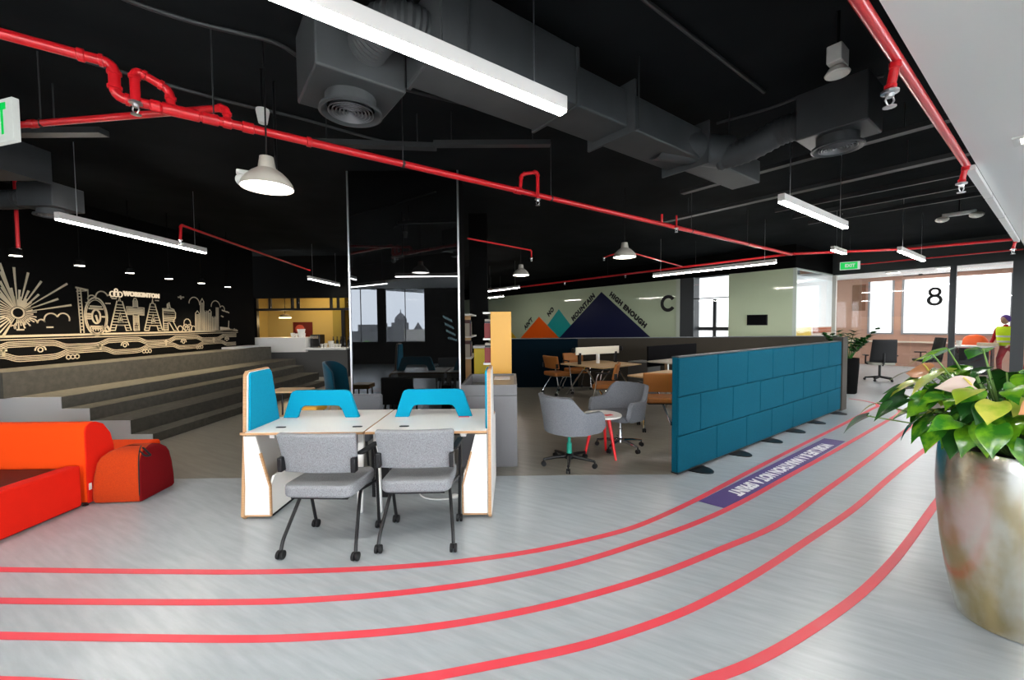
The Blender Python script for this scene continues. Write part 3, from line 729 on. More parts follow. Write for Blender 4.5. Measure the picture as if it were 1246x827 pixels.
shelf_unit(-.98, -.80, 7.0, 8.1, 1, 'narrow oak bookcase half hidden by the mirrored column', 1.78, m_wood)
bc = [(.25, .03, .03), (.05, .05, .06), (.55, .5, .42), (.12, .05, .05), (.02, .08, .14)]
bmats = [mat('book_cloth_%d' % i, c, .6) for i, c in enumerate(bc)]
def book(x, y, z, w, h, d, k, lab, grp):
    t = thing('book', lab, 'book', (x, y, z), group=grp)
    MB().box(-d/2, d/2, -w/2, w/2, 0, h).build('cover', bmats[k % 5], t, bevel=.003)
    MB().box(-d/2+.006, d/2-.006, -w/2+.004, w/2-.004, h, h+.001).build('pages', m_cup, t)
for z, row in ((1.025, 'middle'), (1.385, 'top')):
    for k in range(7):
        book(-.33, 6.12+k*.06, z, .045, .22+.03*((k*7) % 3), .15, k, 'book on the %s shelf of the yellow-ended bookcase' % row, 'books on the %s shelf of the yellow-ended bookcase' % row)
    for k in range(6):
        book(-.80, 7.12+k*.07, z, .05, .22+.03*((k*5) % 3), .15, k+2, 'book on the %s shelf of the narrow oak bookcase' % row, 'books on the %s shelf of the narrow oak bookcase' % row)
t = thing('storage_box', 'bright yellow storage box standing between the two bookcases', 'box', (-.42, 6.9, 0))
MB().box(-.2, .14, -.18, .18, 0, 1.20).build('body', m_yellowbin, t, bevel=.01); MB().box(-.21, .15, -.19, .19, 1.20, 1.24).build('lid', m_lightalu, t)
# teal chair back between steps and column
t = thing('shell_armchair', 'dark petrol blue high-backed chair beside the mirrored column', 'chair', (-2.80, 6.9, 0), R(-90))
def sh(u, v):
    a = R(-80+160*u); r = .30
    return (r*sin(a), -.28*cos(a)+.02-.05*v, .42+v*(.58-.16*abs(2*u-1)**3))
MB().grid(sh, 14, 8).build('shell', mat('petrol_fabric', (.004, .06, .10), .8, sheen=.2), t, solid=.05, bevel=.015)
MB().prism(rrect(.5, .48, .12, 5), XY, .36, .46).build('seat', mat('petrol_seat', (.004, .05, .085), .85), t, bevel=.02)
for sx in (-1, 1):
    for sy in (-1, 1): MB().tube([(sx*.17, sy*.15, .37), (sx*.24, sy*.22, .0)], [.016, .011], 8).build('leg', m_wood, t)

# ------------------------------------------------------------------ mirrored column
YC = 5.9
xl, xr = aty(428, 470, YC).x-.005, aty(561, 470, YC).x
t = thing('mirrored_column', 'tall square column clad in dark mirror glass behind the bench desks', 'column', ((xl+xr)/2, YC+.35, 0))
hw = (xr-xl)/2
MB().box(-hw+.012, hw-.012, -.34, .35, 0, ZS).build('core', m_blackwall, t)
mm = bpy.data.materials.new('dark_mirror'); mm.use_nodes = True
nn, ll = mm.node_tree.nodes, mm.node_tree.links; nn.remove(nn['Principled BSDF'])
gg = nn.new('ShaderNodeBsdfGlossy'); gg.inputs['Color'].default_value = (.06, .063, .067, 1); gg.inputs['Roughness'].default_value = 0
dd = nn.new('ShaderNodeBsdfDiffuse'); dd.inputs['Color'].default_value = (.003, .003, .003, 1); ad = nn.new('ShaderNodeAddShader')
ll.new(gg.outputs[0], ad.inputs[0]); ll.new(dd.outputs[0], ad.inputs[1]); ll.new(ad.outputs[0], nn['Material Output'].inputs[0])
MB().box(-hw+.012, hw-.012, -.35, -.341, 0, ZS).build('mirror_face', mm, t, smooth=0)
for s in (-1, 1): MB().box(*sorted((s*hw, s*(hw-.022))), -.365, -.33, 0, ZS-.005).build('edge_trim', m_alu, t)
q = MB(); cx = (xl+xr)/2
for k in range(4):
    p0 = aty(539+k*2, 385+k*8.5, YC); n = 9 if k < 3 else 6
    pts = []
    for j in range(n*3): pts.append((p0.x-cx+j*.0062*(9/n)*.8, -.3505, p0.z+.018*sin(j*1.9+k)-.0025*j))
    q.tube(pts, .0035, 4)
q.build('handwriting', mat('chalk_marker', (.10, .16, .18), .7), t)
# ------------------------------------------------------------------ orange sofa island and ottoman
t = thing('modular_sofa', 'orange and red modular sofa with black leather seat in front of the steps', 'sofa', (-3.83, 3.68, 0))
MB().box(-.13, 0, -1.6, -.05, .012, .375).build('side_arm', m_redor, t, bevel=.018, seg=3)
MB().box(-2.3, -.135, -1.6, -.03, .012, .25).build('seat_base', m_redor, t, bevel=.02)
MB().box(-2.3, -.15, -1.58, -.02, .252, .345).build('leather_cushion', m_leather, t, bevel=.035, seg=4)
prof = [(0, .012), (0, .66), (.015, .71), (.05, .735), (.10, .735), (.17, .70), (.235, .60), (.265, .47), (.26, .36), (.22, .2), (.19, .012)]
MB().prism(prof, lambda u, v, w: (w, u, v), -.012, .0).build('back_end_panel', m_redor, t, bevel=.008)
MB().prism(prof, lambda u, v, w: (w, u, v), -1.07, -.014).build('backrest', m_orange, t, bevel=.022, seg=3)
MB().prism(prof, lambda u, v, w: (w, u, v), -2.3, -1.08).build('backrest', m_orange, t, bevel=.022, seg=3)
MB().box(-2.2, -.13, .27, .95, .012, .34).build('rear_seat', m_orange, t, bevel=.03, seg=3)
MB().box(-.03, .003, -.03, -.0, .0, .01).build('foot', m_blackplastic, t)
q = MB().box(.0005, .002, .01, .035, .13, .19); q.build('fabric_tag', m_cup, t)
t = thing('ottoman', 'two-tone burnt orange and maroon ottoman with carrying loop beside the orange sofa', 'ottoman', (-3.385, 3.715, 0), R(4))
def ott(x0, x1, name, m, k0, k1):
    # wedge-like body: wide at the foot, sides leaning in, rounded top
    def P(u, v):
        pass
    rows = [(0.012, 0), (.03, .012), (.12, .01), (.25, .0), (.36, -.018), (.41, -.04), (.45, -.085), (.468, -.14), (.474, -.2)]
    mb = MB(); n = len(rows); vs = []; fs = []
    for z, o in rows:
        i = -o
        X0 = -.42+i*(k0); X1 = .0-i*k1; Y0 = .0+i*.9; Y1 = .42-i*.9
        ring = []
        for (sx, sy, a0, cx, cy) in ((1, -1, -90, X1, Y0), (1, 1, 0, X1, Y1), (-1, 1, 90, X0, Y1), (-1, -1, 180, X0, Y0)):
            r = .05 if not (sx == 1 and sy == -1) else .012
            for k in range(5):
                a = R(a0+90*k/4); ring.append((cx-sx*r+r*cos(a), cy-sy*r+r*sin(a), z))
        vs += ring
    w = 20
    for i in range(n-1):
        for j in range(w): fs.append((i*w+j, i*w+(j+1) % w, (i+1)*w+(j+1) % w, (i+1)*w+j))
    fs += [tuple(range(w))[::-1], tuple((n-1)*w+j for j in range(w))]
    return mb.add(vs, fs)
body = ott(0, 0, '', None, .9, .55)
# the same cushion cut along its front right edge into the two cloth colours
def split(side):
    b = ott(0, 0, '', None, .9, .55); bm = bmesh.new()
    vv = [bm.verts.new(v) for v in b.v]
    for f in b.f: bm.faces.new([vv[i] for i in f])
    bm.normal_update()
    bmesh.ops.bisect_plane(bm, geom=bm.verts[:]+bm.edges[:]+bm.faces[:], plane_co=(-.012, 0, 0), plane_no=(1, .32, 0), clear_inner=side > 0, clear_outer=side < 0)
    bmesh.ops.holes_fill(bm, edges=[e for e in bm.edges if e.is_boundary])
    bm.verts.ensure_lookup_table(); bm.verts.index_update()
    m = MB(); m.v = [v.co.copy() for v in bm.verts]; m.f = [tuple(v.index for v in f.verts) for f in bm.faces]; bm.free(); return m
split(-1).build('orange_half', m_burnt, t, smooth=50)
split(1).build('maroon_half', m_maroon, t, smooth=50)
def seam_pts():
    return [(-.01-.55*i*1.0+0, .0+i*.9-.002, z) for z, i in ((.02, 0), (.12, -.01), (.25, .0), (.36, .018), (.41, .04), (.45, .085), (.468, .14), (.476, .2))]
MB().tube(seam_pts(), .005, 6).build('piping', m_blackplastic, t)
MB().tube(fillet([(-.09, .16, .45), (-.06, .12, .475), (.0, .10, .43), (.035, .09, .405), (.0, .07, .405), (-.06, .08, .452)], .03), .008, 8).build('carrying_loop', m_blackplastic, t)

# ------------------------------------------------------------------ tub chairs, red-legged table
def tub(label, base_mat, arm_mat):
    t = thing('tub_chair', label, 'chair')
    L, A, B = .25, .305, .27; arc_l = PI*(A+B)/2; tot = 2*L+arc_l
    def plan(u):
        s = u*tot
        if s < L: return (A, L-s), (1, 0)
        if s > tot-L: return (-A, s-(tot-L)), (-1, 0)
        a = (s-L)/arc_l*PI; return (A*cos(a), -B*sin(a)), (cos(a), -sin(a))
    def sh(u, v):
        (x, y), (nx, ny) = plan(u); d = abs(u-.5)*2            # 0 at the back, 1 at the arm fronts
        k = 0 if d > .60 else (1 if d < .34 else .5+.5*cos(PI*(d-.34)/.26))
        top = .635+.175*k-(.0 if d < .9 else .16*((d-.9)/.1)**2.2)
        lo = .40+(.0 if d < .88 else .05*((d-.88)/.12)**2)
        z = lo+(top-lo)*v; o = -.03*(1-v)**1.5+.01*k*v*v+.0
        return (x+nx*o, y+ny*o*1.0-.03*k*v*v, z)
    MB().grid(sh, 40, 8).build('shell', m_tub, t, solid=.055, bevel=.02, seg=3, smooth=60)
    MB().prism(rrect(.50, .48, .12, 6, 0, .02), XY, .385, .47).build('seat', m_tub, t, bevel=.025, seg=3)
    MB().lathe([(.10, .372), (.10, .384)], n=16).build('seat_plate', m_blackmetal, t)
    MB().lathe([(.035, .09), (.03, .13), (.028, .25), (.018, .255), (.018, .372)], n=16).build('gas_column', base_mat[1], t)
    bs = MB().lathe([(.05, .075), (.05, .12), (.03, .135)], n=16)
    for k in range(5):
        a = R(90+72*k+10); d = Vector((cos(a), sin(a), 0)); p = [Vector((0, 0, .10))+d*.03, Vector((0, 0, .095))+d*.16, Vector((0, 0, .078))+d*.295]
        bs.tube(p, [.024, .020, .014], 8)
    bs.build('star_base', base_mat[0], t)
    for k in range(5):
        a = R(90+72*k+10); c = Vector((cos(a), sin(a), 0))*.295
        w = MB()
        for sg_ in (-1, 1):
            n = Vector((-sin(a), cos(a), 0)); w.lathe([(.01, -.008), (.026, -.008), (.028, 0), (.026, .008), (.01, .008)], c+n*sg_*.013+Vector((0, 0, .028)), 14, n)
        w.tube([c+Vector((0, 0, .03)), c+Vector((0, 0, .078))], .008, 8)
        w.build('caster', m_blackplastic, t)
    return t
m_greenfilm = mat('green_plastic_wrap', (.01, .28, .20), .3)
t1 = tub('grey wool tub chair on a black star base, back towards the white desks', (m_blackmetal, m_greenfilm), None)
t1.location = (.635, 4.63, 0); t1.rotation_euler.z = R(-56); t1['group'] = 'grey tub chairs'
t2 = tub('grey wool tub chair on a chrome star base, seen from its open front', (m_chrome, m_chrome), None)
t2.location = (1.37, 5.24, 0); t2.rotation_euler.z = R(128); t2['group'] = 'grey tub chairs'
t = thing('round_side_table', 'small round white table on splayed red legs between the grey tub chairs', 'table', (1.07, 4.93, 0))
MB().lathe([(.225, .485), (.23, .49), (.23, .503), (.226, .507)], n=40).build('tabletop', m_lam, t)
for k in range(3):
    a = R(-55+120*k); MB().tube([(.10*cos(a), .10*sin(a), .485), (.215*cos(a), .215*sin(a), 0)], [.024, .013], 12).build('leg', mat('red_lacquer_leg', (.75, .015, .02), .35), t)
q = MB().box(-.05, .05, -.03, .03, 0, .003); tag(q.build('red_print_card', bpy.data.materials['red_print'], loc=(1.13, 4.86, .5075), rot=.4), 'red printed card lying on the small round white table', 'card')

# ------------------------------------------------------------------ back tables with desk screens
def back_table(loc, rz, w, d, label, screen):
    t = thing('folding_table', label, 'table', loc, rz, group='light oak tables in the back office')
    MB().prism(rrect(w, d, .03), XY, .695, .72).build('tabletop', m_wood, t, bevel=.004)
    for sx in (-1, 1):
        f = MB().tube(fillet([(sx*(w/2-.15), -d/2+.04, .03), (sx*(w/2-.15), -.06, .62), (sx*(w/2-.15), .06, .62), (sx*(w/2-.15), d/2-.04, .03)], .06), .018, 8)
        f.tube([(sx*(w/2-.15), 0, .63), (sx*(w/2-.15), 0, .695)], .03, 8); f.build('leg_frame', m_chrome, t)
    MB().tube([(-w/2+.15, 0, .6), (w/2-.15, 0, .6)], .02, 8).build('cross_rail', m_blackmetal, t)
    return t
back_table((1.90, 8.90, 0), AN, 1.25, 1.2, 'light oak table with low cream screen in the back office', True)
t = thing('table_screen', 'low cream desk screen on black posts across the back oak table', 'desk screen', (1.86, 8.98, .72), AN-R(8))
MB().box(-.60, .60, -.012, .012, .20, .36).build('panel', mat('cream_board', (.78, .72, .58), .6), t, bevel=.004)
for k, x in enumerate((-.5, .0, .5)): MB().box(x-.025, x+.025, -.03, .03, 0, .24 if k != 1 else .2).build('post', m_blackmetal if k != 1 else m_whitemetal, t)
for s in (-1, 1): MB().lathe([(.05, -.02), (.06, 0), (.05, .02)], (s*.66, 0, .30), 16, (1, 0, 0)).build('end_lamp', m_blackplastic, t)
back_table((2.62, 6.98, 0), AN, 1.2, .75, 'light oak table mostly hidden behind the tiled divider', False)
t = thing('work_desk', 'black desk with dark screen by the far end of the divider', 'desk', (3.65, 8.5, 0), AN)
MB().box(-.9, .9, -.4, .4, .80, .83).build('desktop', mat('pale_desktop', (.55, .5, .44), .4), t, bevel=.004)
MB().box(-.9, .9, .36, .40, .70, 1.12).build('desk_screen', m_darkscreen, t, bevel=.01)
for s in (-1, 1):
    MB().box(s*.82-.025, s*.82+.025, -.38, .34, 0, .05).build('foot', m_chrome, t); MB().box(s*.82-.025, s*.82+.025, -.03, .03, .05, .80).build('leg', m_chrome, t)
t = thing('pedestal_cabinet', 'dark grey pedestal cabinet beside the back oak table', 'cabinet', (2.98, 9.35, 0), AN)
MB().box(-.25, .25, -.25, .25, 0, .72).build('body', m_lockerdark, t, bevel=.006)
for k in range(2): MB().box(-.23, .23, -.262, -.25, .06+.33*k, .36+.33*k).build('drawer', m_lockerdark, t)
# low wall between the back office and the corridor
struct(MB().box(aty(621.5, 411, 10.3).x, aty(703, 411, 10.3).x, 10.3, 10.42, 0, 1.205), 'wall_low', m_tealwall)
struct(MB().box(aty(703, 411, 10.3).x, aty(1024, 411, 10.3).x, 10.3, 10.42, 0, 1.205), 'wall_low', m_brownwall)
struct(MB().box(aty(621.5, 411, 10.3).x, aty(1024, 411, 10.3).x, 10.28, 10.44, 1.207, 1.225), 'trim_7', m_frame)

# ------------------------------------------------------------------ tiled acoustic divider
PB = 2.37
dv = thing('acoustic_divider', 'long petrol blue divider of padded tiles beside the running lanes', 'divider', AB(3.9, PB, 0), AN)
LEN = 5.13
MB().box(0, LEN, .02, .075, .035, 1.232).build('core', m_teal, dv, bevel=.006)
for r, (z0, z1, off) in enumerate(((.035, .412, .74+.05), (.418, .822, .43), (.828, 1.228, .80))):
    x = 0.0; nx = off
    while x < LEN-.01:
        e = min(nx, LEN)
        MB().box(x+.004, e-.004, -.004, .022, z0, z1).build('padded_tile', m_teal, dv, bevel=.012, seg=3)
        x = e; nx = e+.737
MB().box(-.003, LEN, -.002, .08, 1.232, 1.245).build('top_rail', m_conduit, dv, bevel=.003)
MB().box(0, LEN, .0, .078, .022, .035).build('bottom_rail', m_blackmetal, dv)
for a in (4.27, 5.16, 6.05, 6.85, 7.68, 8.72):
    q = MB(); q.prism([(a-3.9+.13*cos(R(k)), .04+.22*sin(R(k))) for k in range(0, 360, 15)], XY, 0.002, .012)
    q.box(a-3.9-.03, a-3.9+.03, .02, .06, .012, .03); q.build('foot', m_blackmetal, dv)
q = MB(); abbox(q, 9.04, 9.30, 2.35, 2.50, 0, 1.305); struct(q, 'wall_low', mat('taupe_post', (.055, .05, .043), .7))

# ------------------------------------------------------------------ running lanes on the floor
LANES = [
 ('first red lane line from the divider, farthest from the camera', [(-40, 692), (0, 693), (100, 694.5), (200, 695.5), (300, 696), (400, 694), (480, 690), (560, 683), (640, 672), (700, 660), (760, 645), (800, 630), (849, 607), (900, 580), (960, 549), (1020, 519), (1062, 497), (1068, 494), (1064, 490.5), (1048, 487), (1033, 485)]),
 ('second red lane line from the divider', [(-40, 730), (0, 731), (150, 732.5), (300, 732.5), (400, 728.5), (500, 720), (600, 706), (700, 685), (780, 660), (850, 635), (906, 609), (960, 579), (1020, 546), (1074, 515), (1088, 507), (1095, 501), (1088, 496), (1068, 490)]),
 ('third red lane line from the divider', [(-40, 772), (0, 773.5), (150, 776), (300, 777.5), (400, 774), (500, 766), (600, 751), (700, 729), (800, 699), (880, 667), (946, 638), (1000, 600), (1060, 556.5), (1110, 517), (1128, 502), (1134, 496), (1128, 491), (1105, 487)]),
 ('fourth red lane line from the divider', [(300, 850), (420, 838), (500, 827.5), (600, 809), (700, 788), (780, 764), (850, 736), (920, 698), (980, 659), (1040, 618), (1090, 575), (1143, 533), (1175, 507)]),
 ('fifth red lane line, running past the gold planter', [(760, 858), (860, 827.5), (920, 804), (980, 770), (1040, 728), (1080, 690), (1110, 653), (1143, 607), (1170, 575), (1200, 540)])]
for lab, P in LANES:
    pre = {'fourth': [(-3.4, 1.84), (-2.2, 1.81)], 'fifth ': [(-3.4, 1.56), (-1.6, 1.53), (-.4, 1.56)]}.get(lab[:6], [])
    pts = spline([Vector((*q, 0)) for q in pre]+[fl(*p) for p in P], 6)
    tag(MB().ribbon(pts, .052, .0016, .0032).build('lane_line', m_darkred), lab, 'floor line', 'red running lane lines')
t = thing('floor_sign', 'purple floor sign with upside-down white lettering between two lane lines', 'floor sign', AB(5.15, 1.80, 0), AN)
MB().add([(v[0]-5.15, v[1]-1.80, z) for z in (.0016, .0026) for v in ((3.50, 1.925), (3.55, 1.67), (6.78, 1.715), (6.74, 1.935))],
         [(0,3,2,1),(4,5,6,7),(0,1,5,4),(1,2,6,5),(2,3,7,6),(3,0,4,7)]).build('panel', m_purple, t, smooth=0)
me = text_mesh('WORK LIFE IS A MARATHON NOT A SPRINT', .17, .008, .0004)
xs = [v.co.x for v in me.vertices]; k = 2.55/(max(xs)-min(xs))
MB().mesh(me, lambda c: (-c.x*k+.02, -c.y*.95+.015, .0032+c.z)).build('lettering', m_whitevinyl, t, smooth=0)

# ------------------------------------------------------------------ planter with anthurium
PX, PY = 2.61, 2.13
pm = mat('champagne_metal_leaf', (.60, .47, .25), .27, metal=1.0, noise=((4, 4, 2.2), (.92, .90, .84), .38, .60), bump=(14, .25, .01))  # gold and silver mottling in the colour also stands in for varied reflections
t = thing('potted_anthurium', 'tall champagne gold planter with leafy anthurium at the right edge of the picture', 'potted plant', (PX, PY, 0))
MB().lathe([(.17, 0), (.195, .006), (.215, .10), (.24, .22), (.266, .40), (.283, .58), (.29, .72), (.288, .84), (.283, .915), (.278, .93), (.268, .93), (.264, .91), (.27, .80)], n=64, cap1=False).build('pot', pm, t, smooth=60)
MB().lathe([(.262, .855), (.12, .875), (.001, .88)], n=32, cap1=False).build('soil', m_soil, t)
def leaf(mb, base, tip_dir, up, L, Wd, fold=.18, droop=.35, n=8):
    """heart-shaped blade: base = stalk joint, tip_dir = direction to the tip"""
    d = Vector(tip_dir).normalized(); u = (Vector(up)-d*Vector(up).dot(d)).normalized(); s = d.cross(u)
    rows = []
    for i in range(n+1):
        x = i/n; w = Wd*.5*(1.0*max(0, sin(PI*min(1, (x*.92+.10))**.72)))*(1.12-.35*x)
        if i == n: w = .001
        c = Vector(base)+d*(L*x)-u*(droop*L*x*x)
        b = -.16*L if i == 0 else (-.05*L if i == 1 else 0)
        row = []
        for k in (-1, -.55, 0, .55, 1):
            back = d*(b*abs(k)*1.1)
            row.append(c+s*(w*k)+u*(fold*w*abs(k)*(1.2-.6*abs(k)))+back)
        rows.append(row)
    vs = [v for r in rows for v in r]; fs = []
    for i in range(n):
        for k in range(4): fs.append((i*5+k, i*5+k+1, (i+1)*5+k+1, (i+1)*5+k))
    mb.add(vs, fs)
L1, L2, L3, ST = MB(), MB(), MB(), MB()
top = Vector((0, 0, .915))
rnd = random.Random(11)
def put(mb, az, el, dist, L, Wd, droop=.3, roll=0, pitch=0):
    """leaf at the end of a stalk leaving the soil"""
    a, e = R(az), R(el); d = Vector((cos(a)*cos(e), sin(a)*cos(e), sin(e))); b = top+Vector((cos(a)*.08, sin(a)*.08, 0))+d*dist
    h = Vector((cos(a), sin(a), 0)); tip = h*cos(R(pitch))+Vector((0, 0, -1))*sin(R(pitch))
    up = Vector((0, 0, 1))*cos(R(pitch))+h*sin(R(pitch)); side = tip.cross(up); up = up*cos(R(roll))+side*sin(R(roll))
    leaf(mb, b, tip, up, L, Wd, droop=droop)
    m0 = top+Vector((cos(a)*.05, sin(a)*.05, -.02)); mid = (m0+b)/2+Vector((0, 0, .04))
    ST.tube([m0, mid, b], [.006, .005, .004], 5)
for k in range(190):
    az = k*137.5; el = 28+55*rnd.random(); dist = .18+.22*rnd.random()+(.05 if el > 40 else 0)
    L = .095+.075*rnd.random(); mbk = (L1, L1, L2, L2, L1, L3, L1)[rnd.randrange(7)]
    put(mbk, az+rnd.uniform(-20, 20), el, dist, L, L*.78, droop=.25+.3*rnd.random(), roll=rnd.uniform(-35, 35), pitch=rnd.uniform(0, 45))
# the leaves the photograph shows one by one (azimuths towards camera and left)
TO = math.degrees(math.atan2(-PY, -PX))
for mbk, da, el, dist, L, dr, ro, pi_ in ((L1, 18, 40, .34, .20, .25, 0, 50), (L1, -12, 33, .36, .21, .2, 20, 55), (L1, 38, 30, .34, .18, .2, -15, 50), (L2, -30, 22, .30, .17, .3, 0, 50),
        (L1, -48, 30, .34, .22, .25, 10, 40), (L2, -60, 24, .34, .18, .3, 20, 40), (L2, -76, 12, .52, .19, .35, 25, 30), (L3, -78, 22, .50, .15, .3, 10, 30), (L1, -95, 50, .50, .17, .2, 0, 25), (L1, -60, 62, .56, .18, .2, 20, 20), (L1, -150, 70, .55, .17, .2, 0, 20), (L3, -68, 48, .46, .18, .3, 0, 25), (L3, -52, 56, .48, .2, .2, 10, 35),
        (L1, -80, 60, .46, .17, .2, 0, 20), (L1, -120, 66, .56, .2, .2, 0, 25), (L2, -65, 33, .44, .22, .35, -10, 30), (L1, 5, 24, .30, .16, .25, 0, 55), (L2, 60, 25, .33, .2, .3, 0, 45), (L3, -10, 44, .42, .17, .2, 0, 30),
        (L2, -72, 36, .44, .15, .2, 60, 20), (L1, -38, 24, .36, .20, .25, 5, 50), (L1, 62, 40, .36, .22, .25, -10, 60)):
    put(mbk, TO+da, el, dist, L*.82, L*.68, dr, ro, pi_)
L1.build('foliage', m_leaf, t, smooth=80, sub=1); o = L2.build('foliage', m_leafdark, t, smooth=80, sub=1); o['label'] = 'deep green leaves'
o = L3.build('foliage', m_leafvar, t, smooth=80, sub=1); o['label'] = 'yellow-green leaves'
ST.build('stalks', m_stem, t)
def flower(da, el, dist, m, lab):
    a, e = R(TO+da), R(el); d = Vector((cos(a)*cos(e), sin(a)*cos(e), sin(e))); b = top+d*dist
    F = MB(); h = Vector((cos(a-.9), sin(a-.9), 0)); leaf(F, b, h+Vector((0, 0, -.15)), Vector((0, 0, 1))-h*.2+Vector((cos(TO*PI/180), sin(TO*PI/180), 0))*1.1, .135, .115, fold=.3, droop=.1)
    o = F.build('flower', m, t, smooth=80, sub=1); o['label'] = lab
    S = MB().tube([b, b+Vector((0, 0, .022))+h*.015, b+Vector((0, 0, .038))+h*.03], [.0045, .005, .003], 8); S.build('spadix', mat('yellow_spadix', (.75, .6, .12), .5), o)
    q = MB().tube([top, (top+b)/2+Vector((0, 0, .05)), b], .005, 6); q.build('flower_stalk', m_stem, o)
m_peach = mat('peach_spathe', (.72, .33, .16), .35); m_cream = mat('cream_pink_spathe', (.82, .66, .6), .35)
flower(-72, 50, .52, m_peach, 'peach flower'); flower(-30, 50, .46, m_cream, 'pale pink flower'); flower(16, 42, .42, m_peach, 'small peach flower'); flower(-46, 38, .42, m_cream, 'low pale flower')

# dark potted plant behind the end of the divider
t = thing('potted_plant', 'dark leafy plant in a black pot behind the far end of the divider', 'potted plant', (7.38, 9.1, 0))
MB().lathe([(.15, 0), (.17, .02), (.20, .6), (.2, .78), (.185, .78), (.18, .72)], n=28, cap1=False).build('pot', m_blackwall, t)
MB().lathe([(.178, .74), (.001, .75)], n=20, cap1=False).build('soil', m_soil, t)
LL, SS = MB(), MB(); rn = random.Random(3)
for k in range(16):
    a = R(k*137.5); ln = .35+.35*rn.random(); tip = Vector((cos(a)*ln*.75, sin(a)*ln*.75, .75+ln*.95)); b0 = Vector((cos(a)*.05, sin(a)*.05, .74))
    md = (b0+tip)/2+Vector((0, 0, .12)); SS.tube([b0, md, tip], [.01, .008, .004], 5)
    for j in range(5):
        f = .35+.16*j; c = b0*(1-f)**2+md*2*f*(1-f)+tip*f*f
        for s in (-1, 1):
            dr = (Vector((cos(a+s*1.0), sin(a+s*1.0), .5))).normalized(); leaf(LL, c, dr, (0, 0, 1), .17, .09, n=4, droop=.2)
LL.build('foliage', m_leafdark, t, smooth=80); SS.build('stalks', m_leafdark, t)
# ------------------------------------------------------------------ linear lights
def linear(label, c, rz, L, mtube, z=2.8, w=.062, h=.09, group='suspended linear lights', cables=True):
    t = thing('linear_light', label, 'light', (c[0], c[1], z), rz, group)
    MB().box(-L/2, L/2, -w/2, w/2, .014, h).build('housing', m_lightalu, t, bevel=.002)
    MB().box(-L/2+.004, L/2-.004, -w/2+.004, w/2-.004, 0, .0138).build('diffuser', mtube, t)
    if cables:
        for s in (-1, 1): MB().tube([(s*(L/2-.22), 0, h), (s*(L/2-.22), 0, ZS-z)], .0035, 6).build('suspension_rod', m_alu, t)
    return t
def lin_ab(label, a0, a1, b, m=m_tube, **k):
    c = AB((a0+a1)/2, b); return linear(label, c, AN, a1-a0, m, **k)
def lin_b(label, a, b0, b1, m=m_tubew, **k):
    c = AB(a, (b0+b1)/2); return linear(label, c, AN+PI/2, b1-b0, m, **k)
lin_ab('large linear light hanging nearest the camera at the top of the picture', -.40, 1.71, 1.77)
lin_ab('linear light hanging over the tiled divider', 4.75, 6.79, 1.77)
lin_ab('short-looking linear light near the numbered glass room', 9.88, 11.92, 1.80)
linear('linear light hanging over the orange sofa and steps', (-5.08, 5.82), PI/2, 2.25, m_tubew)
linear('distant linear light just left of the mirrored column', (-5.3, 11.85), PI/2, 1.9, m_tubew)
lin_b('linear light hanging along the wall with the letter C', 9.62, 3.66, 6.59)
lin_b('distant linear light above the yellow-ended bookcase', 8.70, 11.2, 13.2)
lin_b('small far linear light right of the mirrored column', 10.9, 15.2, 16.4)
lin_ab('small far linear light left of the green exit sign', 9.84, 10.6, 2.76, z=2.95)
# added unseen lamps above and behind the camera, for more light from overhead
linear('added linear light over the front lanes, unseen above the picture', (-1.9, 1.2), 0, 2.1, m_tube)
linear('added linear light left of the camera, unseen above the picture', (-4.2, 1.6), PI/2, 2.1, m_tube)
lin_ab('added linear light, unseen behind the camera', -5.4, -3.3, 1.77)
# ------------------------------------------------------------------ dome pendants
def dome(px, py, label, arm=False):
    p = atz(px, py, 2.65)
    t = thing('dome_pendant', label, 'pendant lamp', (p.x, p.y, 2.65), group='putty-coloured dome pendants')
    MB().lathe([(.18, 0), (.183, .006), (.175, .035), (.15, .075), (.11, .115), (.075, .14), (.062, .145), (.05, .22), (.048, .235), (.02, .24)], n=40, cap0=False).build('shade', m_shade, t, smooth=40)
    MB().lathe([(.172, .008), (.12, -.004), (.001, -.008)], n=40, cap1=False).build('diffuser', m_bulb, t)
    MB().tube([(0, 0, .24), (0, 0, ZS-2.65)], .006, 6).build('cord', m_blackplastic, t)
    return t
dome(325.5, 229, 'dome pendant lamp nearest the camera, below the red pipe')
dome(760, 313, 'dome pendant lamp in the middle of the room, larger of the far two')
dome(634, 335, 'dome pendant lamp farthest away, above the yellow-ended bookcase')
p = atz(304, 213, 2.9)
t = thing('ceiling_camera', 'white ball camera on a flat arm beside the nearest dome pendant', 'camera', (p.x, p.y, p.z), R(35))
MB().box(-.10, .22, -.035, .035, -.005, .03).build('arm', m_whitemetal, t, bevel=.01); MB().ball((-.06, 0, -.05), .05).build('ball', m_whitemetal, t)
MB().tube([(.2, 0, .03), (.2, 0, ZS-p.z)], .012, 8).build('drop_rod', m_blackmetal, t)
p = atz(320, 150, 3.3)
t = thing('ceiling_speaker', 'white tapered speaker can hanging under the black ceiling', 'speaker', (p.x, p.y, p.z))
MB().lathe([(.034, 0), (.036, .01), (.052, .10), (.05, .115), (.02, .12)], n=24).build('can', m_whitemetal, t); MB().tube([(0, 0, .12), (0, 0, ZS-p.z)], .008, 6).build('drop_rod', m_blackmetal, t)
p = atz(1019, 80, 3.38)
t = thing('emergency_light', 'white box emergency light with lamp dish below the dark ceiling', 'emergency light', (p.x, p.y, p.z), AN)
MB().box(-.08, .08, -.045, .045, 0, .12).build('housing', m_whitemetal, t, bevel=.008)
MB().lathe([(.02, 0), (.05, -.01), (.075, -.05), (.07, -.06), (.001, -.062)], c=(0, 0, -.005), n=24, ax=(0, 0, 1)).build('lamp_dish', m_cup, t)
